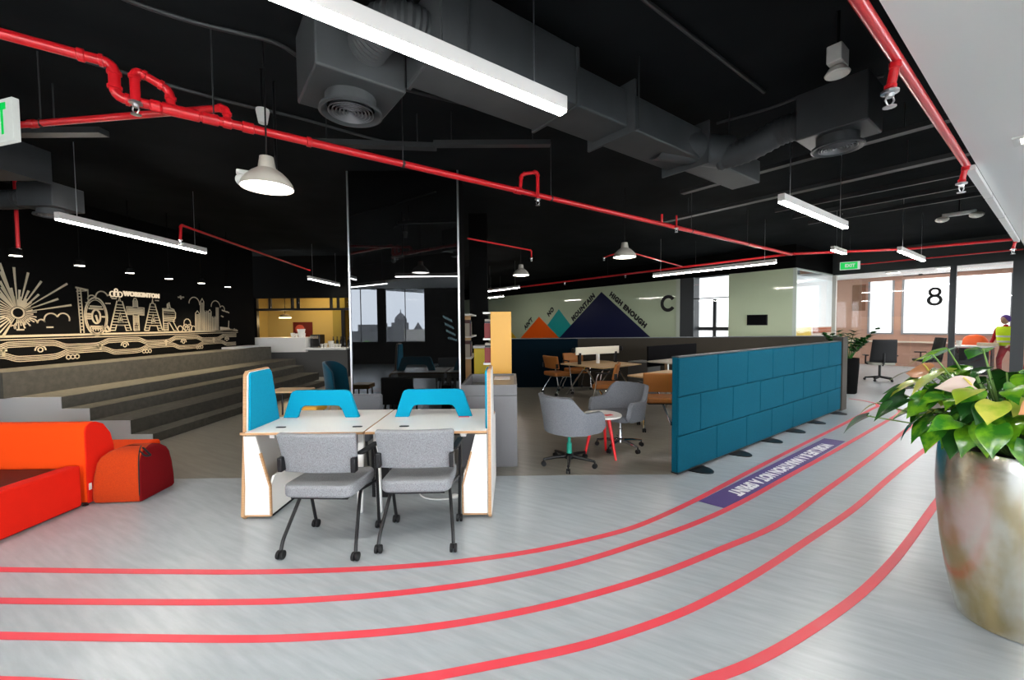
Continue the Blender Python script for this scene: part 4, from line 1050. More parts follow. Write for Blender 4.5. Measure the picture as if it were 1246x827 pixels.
MB().tube([(0, 0, .12), (0, 0, ZS-p.z)], .012, 6).build('drop_rod', m_blackmetal, t)
p = atz(1167, 262, 3.35)
t = thing('emergency_light', 'white twin-headed emergency light near the far end of the white ceiling', 'emergency light', (p.x, p.y, p.z), AN+PI/2)
MB().box(-.2, .2, -.03, .03, 0, .06).build('housing', m_whitemetal, t, bevel=.008)
for s in (-1, 1): MB().ball((s*.2, 0, -.03), .09, .07, .05).build('lamp_head', m_cup, t)
MB().tube([(0, 0, .06), (0, 0, ZS-p.z)], .012, 6).build('drop_rod', m_blackmetal, t)
p = AB(5.0, -.62, 3.05)
p = atz(1243, 170, 3.05)
t = thing('recessed_downlight', 'square white downlight set in the lowered white ceiling', 'downlight', (p.x+.06, p.y-.06, 3.05), AN)
q = MB(); 
for a0, a1, b0, b1 in ((-.13, .13, -.13, -.09), (-.13, .13, .09, .13), (-.13, -.09, -.09, .09), (.09, .13, -.09, .09)): q.box(a0, a1, b0, b1, -.012, .0)
q.build('frame', m_whitemetal, t); MB().box(-.09, .09, -.09, .09, -.004, 0).build('lens', emitter('downlight_panel', (1, .97, .9), 1.6), t)

for a in (-2.0, 1.0, 8.0, 11.0, 14.0):  # unseen downlights added to brighten the floor and planter
    c = AB(a, -1.3, 3.05); t = thing('recessed_downlight', 'added square downlight in the white ceiling, unseen outside the picture', 'downlight', c, AN, group='added unseen downlights of the white ceiling')
    q = MB()
    for a0, a1, b0, b1 in ((-.13, .13, -.13, -.09), (-.13, .13, .09, .13), (-.13, -.09, -.09, .09), (.09, .13, -.09, .09)): q.box(a0, a1, b0, b1, -.012, .0)
    q.build('frame', m_whitemetal, t); MB().box(-.09, .09, -.09, .09, -.004, 0).build('lens', bpy.data.materials['downlight_panel'], t)
    d = bpy.data.lights.new('added_downlight_glow', 'AREA'); d.size = .18; d.energy = 22; d.color = (1, .95, .88)
    o = bpy.data.objects.new('added_downlight_glow', d); COL.objects.link(o); o.location = c+Vector((0, 0, -.03))

# ------------------------------------------------------------------ red sprinkler pipes
def pipe(name, label, runs, r, rings=(), heads=(), hang=(), group='red sprinkler pipes'):
    o0 = Vector(runs[0][0]); t = thing(name, label, 'pipe', o0, group=group)
    for i, run in enumerate(runs):
        P = [Vector(p)-o0 for p in run]
        MB().tube(fillet(P, r*1.9) if len(P) > 2 else P, r, 14).build('pipe_run', m_red, t)
        if len(P) > 2:
            for j in range(1, len(P)-1):
                for d in (P[j-1]-P[j], P[j+1]-P[j]):
                    n = d.normalized(); c = P[j]+n*min(r*1.9, d.length*.45); MB().lathe([(r*1.02, -.012), (r*1.25, -.010), (r*1.25, .010), (r*1.02, .012)], c, 14, n).build('elbow_collar', m_red, t)
    if rings:
        for p, ax, L in rings: MB().lathe([(r*1.02, -L), (r*1.28, -L+.006), (r*1.28, L-.006), (r*1.02, L)], Vector(p)-o0, 14, ax).build('coupling', m_red, t)
    for p, s in heads:
        p = Vector(p)-o0; q = MB()
        q.lathe([(.022*s, 0), (.034*s, -.006*s), (.034*s, -.016*s), (.018*s, -.02*s), (.016*s, -.035*s)], p, 14)
        for k in (-1, 1): q.tube([p+Vector((k*.014*s, 0, -.03*s)), p+Vector((k*.02*s, 0, -.05*s)), p+Vector((k*.006*s, 0, -.075*s))], .004*s, 6)
        q.lathe([(.002, -.074*s), (.026*s, -.076*s), (.026*s, -.08*s), (.002, -.082*s)], p, 12); q.build('sprinkler_head', m_alu, t)
    for p in hang:
        p = Vector(p)-o0; q = MB().tube([p+Vector((0, 0, r)), (p.x, p.y, ZS-o0.z)], .005, 6); q.lathe([(r*1.05, -.012), (r*1.12, -.012), (r*1.12, .012), (r*1.05, .012)], p, 14, UA)
        q.build('hanger', m_conduit, t)
    return t
bP, zP = 3.74, 3.09
pipe('sprinkler_pipe', 'main red sprinkler pipe crossing the black ceiling from the upper left',
     [[AB(-3.2, bP, 3.30), AB(-.40, bP, 3.30), AB(-.40, bP, zP), AB(10.65, bP, zP)]], .031,
     rings=[(AB(x, bP, zP), UA, l) for x, l in ((-.2, .03), (-.12, .05), (-.02, .06), (.10, .05), (.2, .03), (.33, .04), (.75, .02), (2.9, .05))]+[(AB(-.55, bP, 3.30), UA, .02)],
     hang=[AB(.12, bP, zP), AB(1.55, bP, zP), AB(3.4, bP, zP), AB(6.5, bP, zP), AB(8.5, bP, zP)])
pipe('sprinkler_pipe', 'red pipe loop standing over the junction with a white sprinkler head below',
     [[AB(-.12, bP, zP), AB(-.12, bP, 3.22), AB(-.30, bP-.02, 3.29), AB(-.30, bP-.03, 3.08)]], .027, heads=[(AB(-.30, bP-.03, 3.08), 1.1)])
pipe('sprinkler_pipe', 'red diagonal branch pipe running left from the main pipe',
     [[atz(-60, 159, 3.2), AB(.20, bP, 3.2), AB(.20, bP, 3.10)]], .025, hang=[atz(50, 149.7, 3.2)], rings=[(atz(40, 150.6, 3.2), (AB(.20, bP, 3.2)-atz(-60, 159, 3.2)), .03)])
pipe('sprinkler_pipe', 'small red pipe loop with sprinkler head on the main pipe right of the mirrored column',
     [[AB(2.93, bP, zP), AB(2.95, bP, 3.28), AB(3.14, bP-.06, 3.33), AB(3.14, bP-.06, 3.03)]], .020, heads=[(AB(3.14, bP-.06, 3.03), 1)])
pipe('sprinkler_pipe', 'short red drop with sprinkler head on the far part of the main pipe',
     [[AB(5.99, bP-.045, 3.26), AB(5.99, bP-.045, 3.07)]], .014, heads=[(AB(5.99, bP-.045, 3.07), .9)], rings=[(AB(5.6, bP-.045, 3.16), (0, 0, 1), .06)])
pipe('sprinkler_pipe', 'red cross pipe running along the far glass rooms', [[AB(10.65, 15.5, 3.1), AB(10.65, bP, 3.1), AB(12.0, 2.1, 3.1), AB(12.3, .66, 3.1)]], .028, hang=[AB(10.65, 6, 3.1), AB(10.65, 9, 3.1)],
     heads=[(AB(10.65, 8.3, 3.07), 1), (AB(10.65, 11, 3.07), 1)])
pipe('sprinkler_pipe', 'thin red pipe just above the far glass front', [[AB(14.6, 3.9, 3.14), AB(14.6, .62, 3.14)]], .018, heads=[(AB(14.6, 3.8, 3.1), 1)])
pipe('sprinkler_pipe', 'red pipe following the edge of the white lowered ceiling', [[AB(-1.2, .60, 3.035), AB(5.78, .60, 3.035)]], .027)
for a, k in ((3.10, 'nearest the camera'), (5.72, 'in the middle'), (11.9, 'at its far end')):
    pipe('sprinkler_drop', 'red sprinkler drop on the white ceiling edge pipe, %s' % k, [[AB(a, .60, 3.02), AB(a+.01, .625, 2.88)]], .022, heads=[(AB(a+.01, .625, 2.88), 1.2)], rings=[(AB(a+.001, .603, 3.0), (0, 0, 1), .02), (AB(a+.009, .623, 2.895), (0, 0, 1), .014)], group='red drops along the white ceiling edge')
pipe('sprinkler_pipe', 'thin red pipe with drop over the linear light by the steps', [[Vector((-5.6, 11.6, 3.12)), Vector((-4.96, 6.3, 3.12)), Vector((-4.96, 6.28, 2.90))]], .019, heads=[((-4.96, 6.28, 2.90), .9)])
pipe('sprinkler_pipe', 'red drop pipe before the sunrise mural', [[Vector((-6.95, 5.9, ZS)), Vector((-6.95, 5.9, 2.72))]], .022, heads=[((-6.95, 5.9, 2.72), 1)])
pipe('sprinkler_pipe', 'thin red pipe right of the mirrored column', [[AB(3.8, 6.36, 3.1), AB(5.5, 6.66, 3.1), AB(5.5, 6.66, 2.95)]], .016, heads=[(AB(5.5, 6.66, 2.95), .9)])
pipe('sprinkler_pipe', 'thin red pipe behind the middle dome pendant', [[atz(735, 313, 3.05), atz(760, 305, 3.1), atz(830, 324, 3.1)]], .016, heads=[(atz(735, 313, 3.05), .9)])

# ------------------------------------------------------------------ ducts, diffusers, conduits, beams
t = thing('air_duct', 'long charcoal rectangular air duct behind the nearest linear light', 'air duct', AB(0, 2.2, 3.2), AN)
MB().box(1.12, 2.2, -.06, .42, -.05, .36).build('duct_section', m_duct, t, bevel=.012)
MB().box(2.22, 4.0, .0, .38, 0, .29).build('duct_section', m_duct, t, bevel=.012)
MB().box(4.02, 5.3, .0, .32, .02, .27).build('duct_section', m_duct, t, bevel=.012)
for a in (1.14, 2.2, 2.85, 4.0):
    q = MB().box(a-.012, a+.012, -.075, .435, -.062, .35); q.build('flange', m_duct, t)
for a in (1.3, 2.9, 4.4): MB().tube([(a, -.07, -.03), (a, -.07, ZS-3.2)], .007, 6).build('hanger_rod', m_conduit, t)
m_louvre = mat('louvre_grey', (.12, .125, .135), .4)
def diffuser_box(name, label, c, rz, w, d, z0, z1, ring, rr, flex):
    t = thing(name, label, 'air diffuser', (c[0], c[1], z0), rz, group='round ceiling air diffusers with plenum boxes')
    MB().box(-w/2, w/2, -d/2, d/2, 0, z1-z0).build('plenum_box', m_duct, t, bevel=.012)
    MB().lathe([(rr*.80, 0), (rr*.80, ring+.02), (rr*.97, ring+.02), (rr, ring), (rr*.92, ring-.005), (rr*.74, ring+.03)], n=40, cap1=False, cap0=False).build('collar', m_duct, t)
    for k in range(6):
        a = rr*(.72-.112*k); MB().lathe([(a, ring+.002), (a-.004, ring+.0), (a-.013, ring+.022), (a-.009, ring+.024), (a, ring+.002)], n=36, cap0=False, cap1=False).build('louvre_ring', m_louvre, t)
    MB().lathe([(rr*.78, ring+.05), (rr*.78, ring+.055)], n=30).build('throat', m_blackwall, t)
    F = [Vector(p) for p in flex]; P = spline(F, 10); rad = [(.125 if i % 2 else .116) for i in range(len(P))]
    MB().tube(P, rad, 18).build('flexible_duct', m_duct, t)
    return t
# near one: box corner towards the camera
c = AB(.86, 2.95)
diffuser_box('air_diffuser', 'dark round air diffuser under its box left of the nearest linear light', (c.x, c.y), AN, .56, .56, 3.13, 3.58, -.10, .205, [(.03, -.22, .21), (.03, -.36, .21), (.06, -.50, .22), (.16, -.575, .22), (.30, -.58, .21)])
c = AB(4.42, 1.22)
diffuser_box('air_diffuser', 'dark round air diffuser under its box over the divider', (c.x, c.y), AN, .42, .50, 3.17, 3.56, -.10, .19, [(0, .22, .2), (-.02, .42, .2), (-.06, .7, .12), (-.1, .98, .1)])
diffuser_box('air_diffuser', 'pale air diffuser box at the far left above the sunrise mural', (-5.95, 5.45), 0, .45, .4, 3.12, 3.42, -.08, .18, [(-.2, 0, .15), (-.4, .02, .15), (-.7, .05, .15), (-1.0, 0, .15)])
t = thing('air_duct', 'charcoal air duct at the far left edge of the ceiling', 'air duct', (-5.6, 4.6, 3.25))
MB().box(-1.8, .35, -.35, .15, 0, .3).build('duct_section', m_duct, t, bevel=.01); MB().box(.36, .40, -.38, .18, -.03, .33).build('flange', m_duct, t)
t = thing('air_duct', 'dark round duct over the tiled divider', 'air duct', AB(4.1, 2.1, 3.32), AN)
MB().tube([(-.55, .32, 0), (.2, .1, .02), (.3, 0, .02)], .15, 20).build('duct_section', m_duct, t)
CD = [('grey conduit curving beside the nearest air diffuser', [(100, -28), (155, 0), (240, 28), (330, 50), (362, 68)]), ('grey conduit crossing behind the red junction loop', [(60, 60), (140, 85), (280, 124), (362, 143), (440, 165), (500, 180)]),
      ('grey conduit right of the nearest linear light', [(760, -22), (785, 0), (850, 50), (930, 112)]), ('thin conduit below the white emergency light', [(872, 150), (935, 132), (1000, 108), (1075, 92)]),
      ('thin conduit left of the dark duct box', [(490, 108), (560, 125), (640, 140)])]
for lab, P in CD:
    pts = spline([atz(px, py, 3.71) for px, py in P], 6); tag(MB().tube(pts, .016, 8).build('conduit', m_conduit), lab, 'conduit', 'grey ceiling conduits')
for lab, P, w in (('dark ceiling beam near the numbered glass room', [AB(6.85, 4.6, 3.42), AB(6.85, .6, 3.42)], .06), ('dark ceiling beam crossing behind the divider', [AB(5.65, 3.4, 3.45), AB(5.65, .6, 3.45)], .05), ('dark ceiling tray over the sofa', [Vector((-6.5, 3.75, 3.3)), Vector((-3.6, 3.75, 3.3))], .05),
                  ('dark ceiling tray behind the nearest air diffuser', [AB(.9, 4.6, 3.4), AB(2.0, 3.95, 3.4)], .05), ('dark ceiling tray before the small pipe loop', [AB(1.95, 3.9, 3.4), AB(2.9, 3.2, 3.4)], .04)):
    t = thing('cable_tray', lab, 'cable tray', P[0], group='dark cable trays'); a, b = P[0]-P[0], P[1]-P[0]; d = (b-a).normalized(); n = Vector((-d.y, d.x, 0))
    q = MB(); vs = [a+n*s*w+Vector((0, 0, z)) for z in (0, .05) for s in (-1, 1)]+[b+n*s*w+Vector((0, 0, z)) for z in (0, .05) for s in (-1, 1)]
    q.add(vs, [(0, 1, 3, 2), (4, 6, 7, 5), (0, 4, 5, 1), (2, 3, 7, 6), (0, 2, 6, 4), (1, 5, 7, 3)]); q.build('tray', m_conduit, t)
    for f in (.15, .85): MB().tube([a.lerp(b, f)+Vector((0, 0, .05)), a.lerp(b, f)+Vector((0, 0, ZS-P[0].z))], .006, 6).build('hanger_rod', m_conduit, t)
# visible ceiling framing far right
for k, a in enumerate((8.3, 9.1, 9.9)):
    q = MB(); abbox(q, a, a+.05, .7, 3.2, 3.55, 3.62); tag(q.build('ceiling_bar', m_conduit), ('first', 'second', 'third')[k]+' dark ceiling bar in front of the far linear light, counted from the divider', 'ceiling bar', 'dark ceiling bars')

# ------------------------------------------------------------------ exit signs
def exit_sign(label, c, rz, w, h, arrow):
    t = thing('exit_sign', label, 'exit sign', c, rz, group='green and white exit signs')
    MB().box(-w/2, w/2, -.02, .02, 0, h).build('case', m_exitw, t, bevel=.004)
    if arrow: MB().box(-w/2+.012, w/2-.05, -.0225, -.0205, .012, h-.012).build('green_panel', m_green, t)
    me = text_mesh('EXIT', h*(.55 if arrow else .95), .004 if arrow else .012, .001); xs = [v.co.x for v in me.vertices]; k = (w*(.5 if arrow else .74))/(max(xs)-min(xs))
    MB().mesh(me, lambda q: (q.x*k-(0 if arrow else .02), -.024-q.z, q.y*(1.0 if arrow else 1.0)+h/2)).build('lettering', m_exitw if arrow else m_green, t, smooth=0)
    MB().tube([(0, 0, h), (0, 0, ZS-c[2])], .006, 6).build('rod', m_conduit, t)
    return t
p = aty(18, 170, 3.1)
exit_sign('white exit sign with green letters cut by the left edge of the picture', (p.x-.165, p.y+.05, p.z-.012), R(-16), .40, .31, False)
p = ata(1034, 328, 13.2); p = AB(*p[:2], p[2])
exit_sign('small green exit sign hanging before the numbered glass room', (p.x, p.y, p.z-.0), AN-PI/2+R(16), .40, .20, True)

# ------------------------------------------------------------------ film mountains and letters on wall C
mt = thing('mountain_film', 'four film mountains in yellow, orange, turquoise and navy on the green glass wall', 'wall graphic', AB(AC, 19, 1.2), AN+PI/2)
# local x = b, local y = -a direction (towards the room is +y ... a decreases)
def tri(name, pts, m, lift):
    q = MB().prism([(b-19, z-1.2) for b, z in pts], lambda u, v, w: (u, w, v), .001+lift, .004+lift); return q.build(name, m, mt, smooth=0)
def C2(px, py): q = ata(px, py, AC); return (q.y, q.z)
tri('yellow_mountain', [C2(590, 440), C2(613, 392), C2(652, 440)], m_yelfilm, 0)
tri('turquoise_mountain', [C2(634, 440), C2(680, 376), C2(728, 440)], m_tealfilm, .001)
tri('orange_mountain', [C2(609, 440), C2(656, 385), C2(708, 440)], m_ffo, .0045)
tri('navy_mountain', [C2(654, 440), C2(732, 355), C2(824, 440)], m_navy, .0045)
def slope_text(body, p0, p1, size, nm, up):
    me = text_mesh(body, size, .02, .001, spacing=1.15); xs = [v.co.x for v in me.vertices]; w0, w1 = min(xs), max(xs)
    d = Vector((p1[0]-p0[0], p1[1]-p0[1])); L = d.length; d.normalize(); n = Vector((d.y, -d.x)) if d.x < 0 and up else Vector((-d.y, d.x))
    if n.y < 0: n = -n
    q = MB().mesh(me, lambda c: (p0[0]-19+d.x*(c.x-w0)/(w1-w0)*L+n.x*(c.y+size*.44), .008+c.z, p0[1]-1.2+d.y*(c.x-w0)/(w1-w0)*L+n.y*(c.y+size*.44))); q.build(nm, m_text, mt, smooth=0)
slope_text("AIN'T", C2(639.5, 402), C2(649, 390.5), .30, 'lettering', 1)
slope_text('NO', C2(668.5, 386), C2(675, 377.5), .30, 'lettering', 1)
slope_text('MOUNTAIN', C2(698, 391.5), C2(725, 361.5), .29, 'lettering', 1)
slope_text('HIGH ENOUGH', C2(741, 360), C2(784, 400), .26, 'lettering', 0)
t = thing('letter_sign', 'black letter C on the green glass wall', 'letter sign', AB(AC, 8.67, 2.27), AN+PI/2)
p = ata(813, 369, AC); t.location = AB(AC-.0, p.y, p.z)
def ring(r0, r1, a0, a1, cy=0, n=40): 
    q = MB(); pts = [(r1*cos(R(a0+(a1-a0)*k/n)), cy+r1*sin(R(a0+(a1-a0)*k/n))) for k in range(n+1)]; pin = [(r0*cos(R(a0+(a1-a0)*k/n)), cy+r0*sin(R(a0+(a1-a0)*k/n))) for k in range(n+1)]
    vs = [(-u, w, v) for w in (.001, .012) for u, v in pts+pin]; N = n+1; T = 2*N; fs = []
    for k in range(n): fs += [(k, k+1, N+k+1, N+k), (T+k, T+N+k, T+N+k+1, T+k+1), (k, T+k, T+k+1, k+1), (N+k, N+k+1, T+N+k+1, T+N+k)]
    fs += [(0, N, T+N, T), (n, T+n, T+N+n, N+n)]; return q.add(vs, fs)
ring(.18, .30, 35, 325).build('letter', m_text, t)
t = thing('number_sign', 'black number 8 on the far glass front', 'number sign', AB(A8, 2.3, 2.25), AN+PI/2)
p = ata(1137.5, 360, A8); t.location = AB(A8-.008, p.y, p.z)
q = ring(.068, .135, 0, 359.9, .112); q2 = ring(.085, .16, 0, 359.9, -.115); q.add(q2.v, q2.f); q.build('numeral', m_text, t)
t = thing('wall_screen', 'small black wall screen on the green glass wall right of the bright window', 'screen', AB(AC, 6, 1.5), AN+PI/2)
p0 = ata(909.5, 383, AC); p1 = ata(934, 395.5, AC); t.location = AB(AC, (p0.y+p1.y)/2, (p0.z+p1.z)/2)
w = abs(p0.y-p1.y)/2; h = abs(p0.z-p1.z)/2
MB().box(-w, w, .001, .04, -h, h).build('case', m_blackplastic, t, bevel=.005); MB().box(-w+.02, w-.02, .04, .042, -h+.02, h-.02).build('display', m_darkscreen, t)

# ------------------------------------------------------------------ kiosk at the back left
struct(MB().box(-10, -8.07, 13, 13.2, 0, ZS), 'wall_back', m_blackwall); struct(MB().box(-5.0, -4.2, 13, 13.2, 0, ZS), 'wall_back', m_blackwall)
struct(MB().box(-8.07, -5.0, 13, 13.2, 2.45, ZS), 'wall_back', m_blackwall)
struct(MB().box(-10, -4.2, 16, 16.2, 0, ZS), 'wall_kiosk', m_warmwall); struct(MB().box(-9.6, -9.4, 13.2, 16, 0, ZS), 'wall_kiosk', m_warmwall); struct(MB().box(-4.4, -4.2, 13.2, 16, 0, ZS), 'wall_kiosk', m_warmwall)
struct(MB().box(-9.4, -4.4, 13.2, 16, 2.95, 3.0), 'ceiling', m_warmwall)
struct(MB().box(-6.55, -6.1, 15.2, 16, 0, 2.95), 'wall_kiosk', mat('olive_panel', (.32, .26, .05), .6))
t = thing('serving_hatch', 'black framed serving hatch with transom panes at the back left', 'serving hatch', (-6.5, 13.1, 0))
q = MB().box(-1.57, 1.5, -.06, .06, 2.06, 2.13).box(-1.57, -1.5, -.06, .06, 0, 2.45).box(1.44, 1.5, -.06, .06, 0, 2.45)
q.build('frame', m_blackmetal, t)
for x in (-.40, -.22, .82, 1.04, -1.10): MB().box(x-.03, x+.03, -.05, .05, 2.13, 2.45).build('mullion', m_blackmetal, t)
MB().box(1.14, 1.24, -.05, .05, .92, 2.06).build('mullion', m_blackmetal, t)
MB().box(-1.5, 1.44, -.004, .004, 2.13, 2.45).build('transom_glass', m_gl, t)
t = thing('counter', 'white kiosk counter box above a dark grey base', 'counter', (-6.5, 12.95, 0))
MB().box(-1.54, .22, -.35, .35, .78, 1.225).build('counter_box', m_lam, t, bevel=.005); MB().box(.225, 1.45, -.35, .3, .84, .905).build('worktop', m_lam, t, bevel=.004)
MB().box(-1.5, 1.44, -.22, .25, 0, .775).build('base', m_lockerdark, t); MB().box(.23, 1.44, -.22, .25, .776, .838).build('base', m_lockerdark, t)
t = thing('wall_picture', 'dark red picture with a pale round motif in the kiosk', 'picture', (-8.04, 15.99, 1.43))
MB().box(-.37, .37, -.03, 0, -.29, .29).build('canvas', mat('dark_red_print', (.12, .008, .008), .5), t, bevel=.004); MB().ball((-.11, -.03, .02), .18, .012, .17).build('round_motif', mat('pink_print', (.55, .09, .07), .5), t)
p = aty(347, 387, 14)
t = thing('kiosk_pendant', 'warm trough pendant lamp hanging inside the kiosk', 'pendant lamp', (p.x, p.y, p.z))
MB().lathe([(.19, .03), (.15, .10), (.05, .14), (.02, .15)], n=28, cap0=False).build('shade', mat('taupe_shade', (.2, .16, .1), .5), t); MB().lathe([(.185, 0), (.185, .028), (.001, .03)], n=28, cap1=False).build('diffuser', emitter('warm_lamp', (1, .8, .45), 4), t); MB().tube([(0, 0, .15), (0, 0, 2.95-p.z)], .01, 6).build('cord', m_blackplastic, t)
t = thing('coffee_machine', 'black coffee machine beside the white counter box', 'coffee machine', (-6.10, 13.02, .905))
MB().box(-.15, .15, -.18, .18, 0, .40).build('body', m_coffee, t, bevel=.02); MB().box(-.12, .12, -.25, -.18, .28, .36).build('brew_head', m_chrome, t); MB().box(-.14, .14, -.27, -.18, 0, .04).build('drip_tray', m_chrome, t)
def cup(x, y, z, s, lab, grp):
    t = thing('cup', lab, 'cup', (x, y, z), group=grp)
    MB().lathe([(.028*s, 0), (.042*s, .09*s), (.038*s, .088*s), (.025*s, .008*s)], n=16).build('cup_body', m_cup, t); return t
for k, (dx, s) in enumerate(((-.30, 1.5), (-.18, 1.3), (.0, 2.8), (.08, 1.4))): cup(-6.52+dx*.9, 12.85, 1.226, s, 'white cup among those standing on the kiosk counter box', 'cups on the kiosk counter box')
for k, (dx, s) in enumerate(((0, 1.2), (.12, 1.4), (.28, 2.2), (.36, 1.3), (.46, 1.2), (.55, 1.1))): cup(-5.88+dx*1.0, 12.82, .906, s, 'white cup among those standing on the low kiosk worktop', 'cups on the low kiosk worktop')
for k in range(5):
    t = thing('bottle', 'dark bottle among those standing at the right end of the kiosk worktop', 'bottle', (-5.62+.12*k, 13.05, .905), group='bottles at the kiosk')
    MB().lathe([(.04, 0), (.042, .01), (.042, .16+.02*(k % 3)), (.015, .24), (.014, .3)], n=14).build('glass_body', m_coffee, t); MB().lathe([(.017, .3), (.017, .33)], n=12).build('cap', m_blackplastic, t)
def lamp(kind, loc, e, col, size=.1, rot=None, sy=None):
    d = bpy.data.lights.new('lamp_glow', kind); d.energy = e; d.color = col
    if kind == 'AREA':
        d.size = size
        if sy: d.shape = 'RECTANGLE'; d.size_y = sy
    else: d.shadow_soft_size = size
    o = bpy.data.objects.new('lamp_glow', d); COL.objects.link(o); o.location = loc
    if rot: o.rotation_euler = rot
    return o
lamp('POINT', (p.x, p.y, p.z-.12), 10, (1, .72, .35), .15)
lamp('AREA', (-6.9, 14.8, 2.93), 24, (1, .72, .35), 1.6)
# ceiling lamps in room 8
c = AB(18, 2.6, 3.1); lamp('AREA', c, 40, (1, .96, .92), 1.6)
for k, b in enumerate((3.35, 2.2)):
    c = AB(17.6, b, 3.085); t = thing('ceiling_panel_light', '%s panel light on the ceiling of the numbered glass room' % ('left', 'right')[k], 'light', c, AN, group='panel lights in the glass room')
    MB().box(-.15, .15, -.15, .15, 0, .03).build('case', m_whitemetal, t); MB().box(-.13, .13, -.13, .13, -.004, 0).build('lens', emitter('panel_lens_%d' % k, (1, .93, .8), 2.5), t)

# ------------------------------------------------------------------ in and before room 8
def task_chair(loc, rz, label, light_seat):
    t = thing('task_chair', label, 'chair', loc, rz, group='black task chairs by the numbered glass room')
    def bk(u, v): return ((u-.5)*.56*(1-.12*v), -.24-.10*v+.05*(2*u-1)**2, .50+.60*v)
    MB().grid(bk, 8, 8).build('backrest', m_blackplastic, t, solid=.03, bevel=.008)
    MB().prism(rrect(.52, .50, .1, 5), XY, .43, .50).build('seat', mat('pale_seat_cloth', (.3, .29, .25), .9) if light_seat else m_blackplastic, t, bevel=.02)
    MB().tube([(0, -.2, .42), (0, -.28, .5), (0, -.29, .75)], .022, 8).build('back_bar', m_blackmetal, t)
    for s in (-1, 1):
        MB().tube([(s*.24, 0, .44), (s*.30, 0, .46), (s*.30, 0, .66)], .018, 8).build('arm_post', m_blackmetal, t); MB().box(s*.30-.04, s*.30+.04, -.12, .14, .66, .69).build('armrest', m_blackplastic, t, bevel=.01)
    MB().tube([(0, 0, .09), (0, 0, .43)], .028, 12).build('gas_column', m_blackmetal, t)
    b = MB()
    for k in range(5):
        a = R(72*k+20); b.tube([(0, 0, .11), (.3*cos(a), .3*sin(a), .07)], [.03, .018], 8)
    b.build('star_base', m_blackplastic, t)
    for k in range(5):
        a = R(72*k+20); MB().ball((.3*cos(a), .3*sin(a), .032), .032, n=12, m=8).build('caster', m_blackplastic, t)
c = fl(1070, 463); task_chair((c.x, c.y, 0), R(-25), 'black task chair with pale seat edge, seen from behind before the glass room', True)
c = fl(1127, 458); task_chair((c.x, c.y, 0), R(70), 'black task chair seen from the side before the glass room', False)
pd = ata(1185, 421, 17.75); hd_ = abs(ata(1160, 421, 17.75).y-ata(1209, 421, 17.75).y)/2
t = thing('white_desk', 'white desk inside the numbered glass room', 'desk', AB(17.75, pd.y, 0), AN+PI/2)
MB().box(-hd_, hd_, -.35, .35, .80, .845).build('desktop', m_lam, t, bevel=.004)
for s in (-hd_+.02, hd_-.05): MB().box(s, s+.03, -.32, .32, 0, .80).build('leg', m_blackmetal, t)
MB().box(-.3, hd_-.06, .1, .33, .05, .78).build('drawer_unit', m_blackplastic, t)
p = ata(1185, 413, 18.2)
t = thing('shell_chair', 'orange rounded shell chair behind the white desk', 'chair', AB(18.5, p.y, 0), AN-PI/2)
def osh(u, v): a = R(-90+180*u); return (.31*sin(a)*(1-.12*v**3), -.25*cos(a)*(1-.3*v*v)+.05, .55+.60*v*(1-.55*abs(2*u-1)**2.2))
MB().grid(osh, 14, 10).build('shell', m_orplastic, t, solid=.02, smooth=60)
MB().prism(rrect(.48, .46, .15, 6), XY, .44, .56).build('seat', m_orplastic, t, bevel=.02)
for sx in (-1, 1):
    for sy in (-1, 1): MB().tube([(sx*.16, sy*.15, .45), (sx*.22, sy*.2, 0)], .014, 8).build('leg', m_wood, t)
c = ata(1167, 418, 17.6); cup(AB(17.6, c.y).x, AB(17.6, c.y).y, .846, 1.6, 'white cup on the desk before the orange shell chair', None)
q = MB().box(-.2, .2, -.12, .12, 0, .09); c = ata(1202, 417, 17.7); tag(q.build('cardboard_box', mat('pale_card', (.6, .5, .36), .7), loc=AB(17.7, c.y, .846), rot=AN+PI/2, bevel=.004), 'low cardboard box on the white desk beside the person', 'box')

# person in a hi-vis vest, bending over the desk behind the glass
def skin_body(name, joints, edges, m, parent, sub=2):
    me = bpy.data.meshes.new(name); me.from_pydata([j[:3] for j in joints], edges, []); me.materials.append(m)
    me.polygons.foreach_set('use_smooth', [True]*len(me.polygons))
    o = bpy.data.objects.new(name, me); COL.objects.link(o); o.parent = parent
    s = o.modifiers.new('skin', 'SKIN'); s.use_smooth_shade = True
    for i, j in enumerate(joints):
        v = me.skin_vertices[0].data[i]; v.radius = (j[3], j[4] if len(j) > 4 else j[3]); v.use_root = (i == 0)
    d = o.modifiers.new('sub', 'SUBSURF'); d.levels = sub; d.render_levels = sub
    return o
p = ata(1227, 405, 17.9); base = AB(17.9, p.y, 0)
pr = thing('person', 'person in yellow hi-vis vest, dark red clothes and purple head cloth behind the glass', 'person', base, AN+R(60))
J = [(0, 0, .88, .135, .105), (0, .02, 1.02, .135, .10), (0, .05, 1.18, .15, .105), (0, .07, 1.32, .13, .095), (0, .085, 1.40, .052), (0, .10, 1.46, .05),
     (.20, .07, 1.33, .058), (.27, .05, 1.08, .046), (.25, .20, .90, .036), (-.20, .07, 1.33, .058), (-.27, .08, 1.08, .046), (-.22, .26, .92, .036),
     (.09, -.01, .80, .092), (.12, .10, .46, .064), (.13, .05, .09, .045), (.13, .17, .045, .04), (-.09, -.01, .80, .092), (-.13, -.16, .47, .064), (-.14, -.34, .10, .045), (-.14, -.23, .045, .04)]
E_ = [(0, 1), (1, 2), (2, 3), (3, 4), (4, 5), (3, 6), (6, 7), (7, 8), (3, 9), (9, 10), (10, 11), (0, 12), (12, 13), (13, 14), (14, 15), (0, 16), (16, 17), (17, 18), (18, 19)]
skin_body('body', J, E_, m_redcloth, pr)
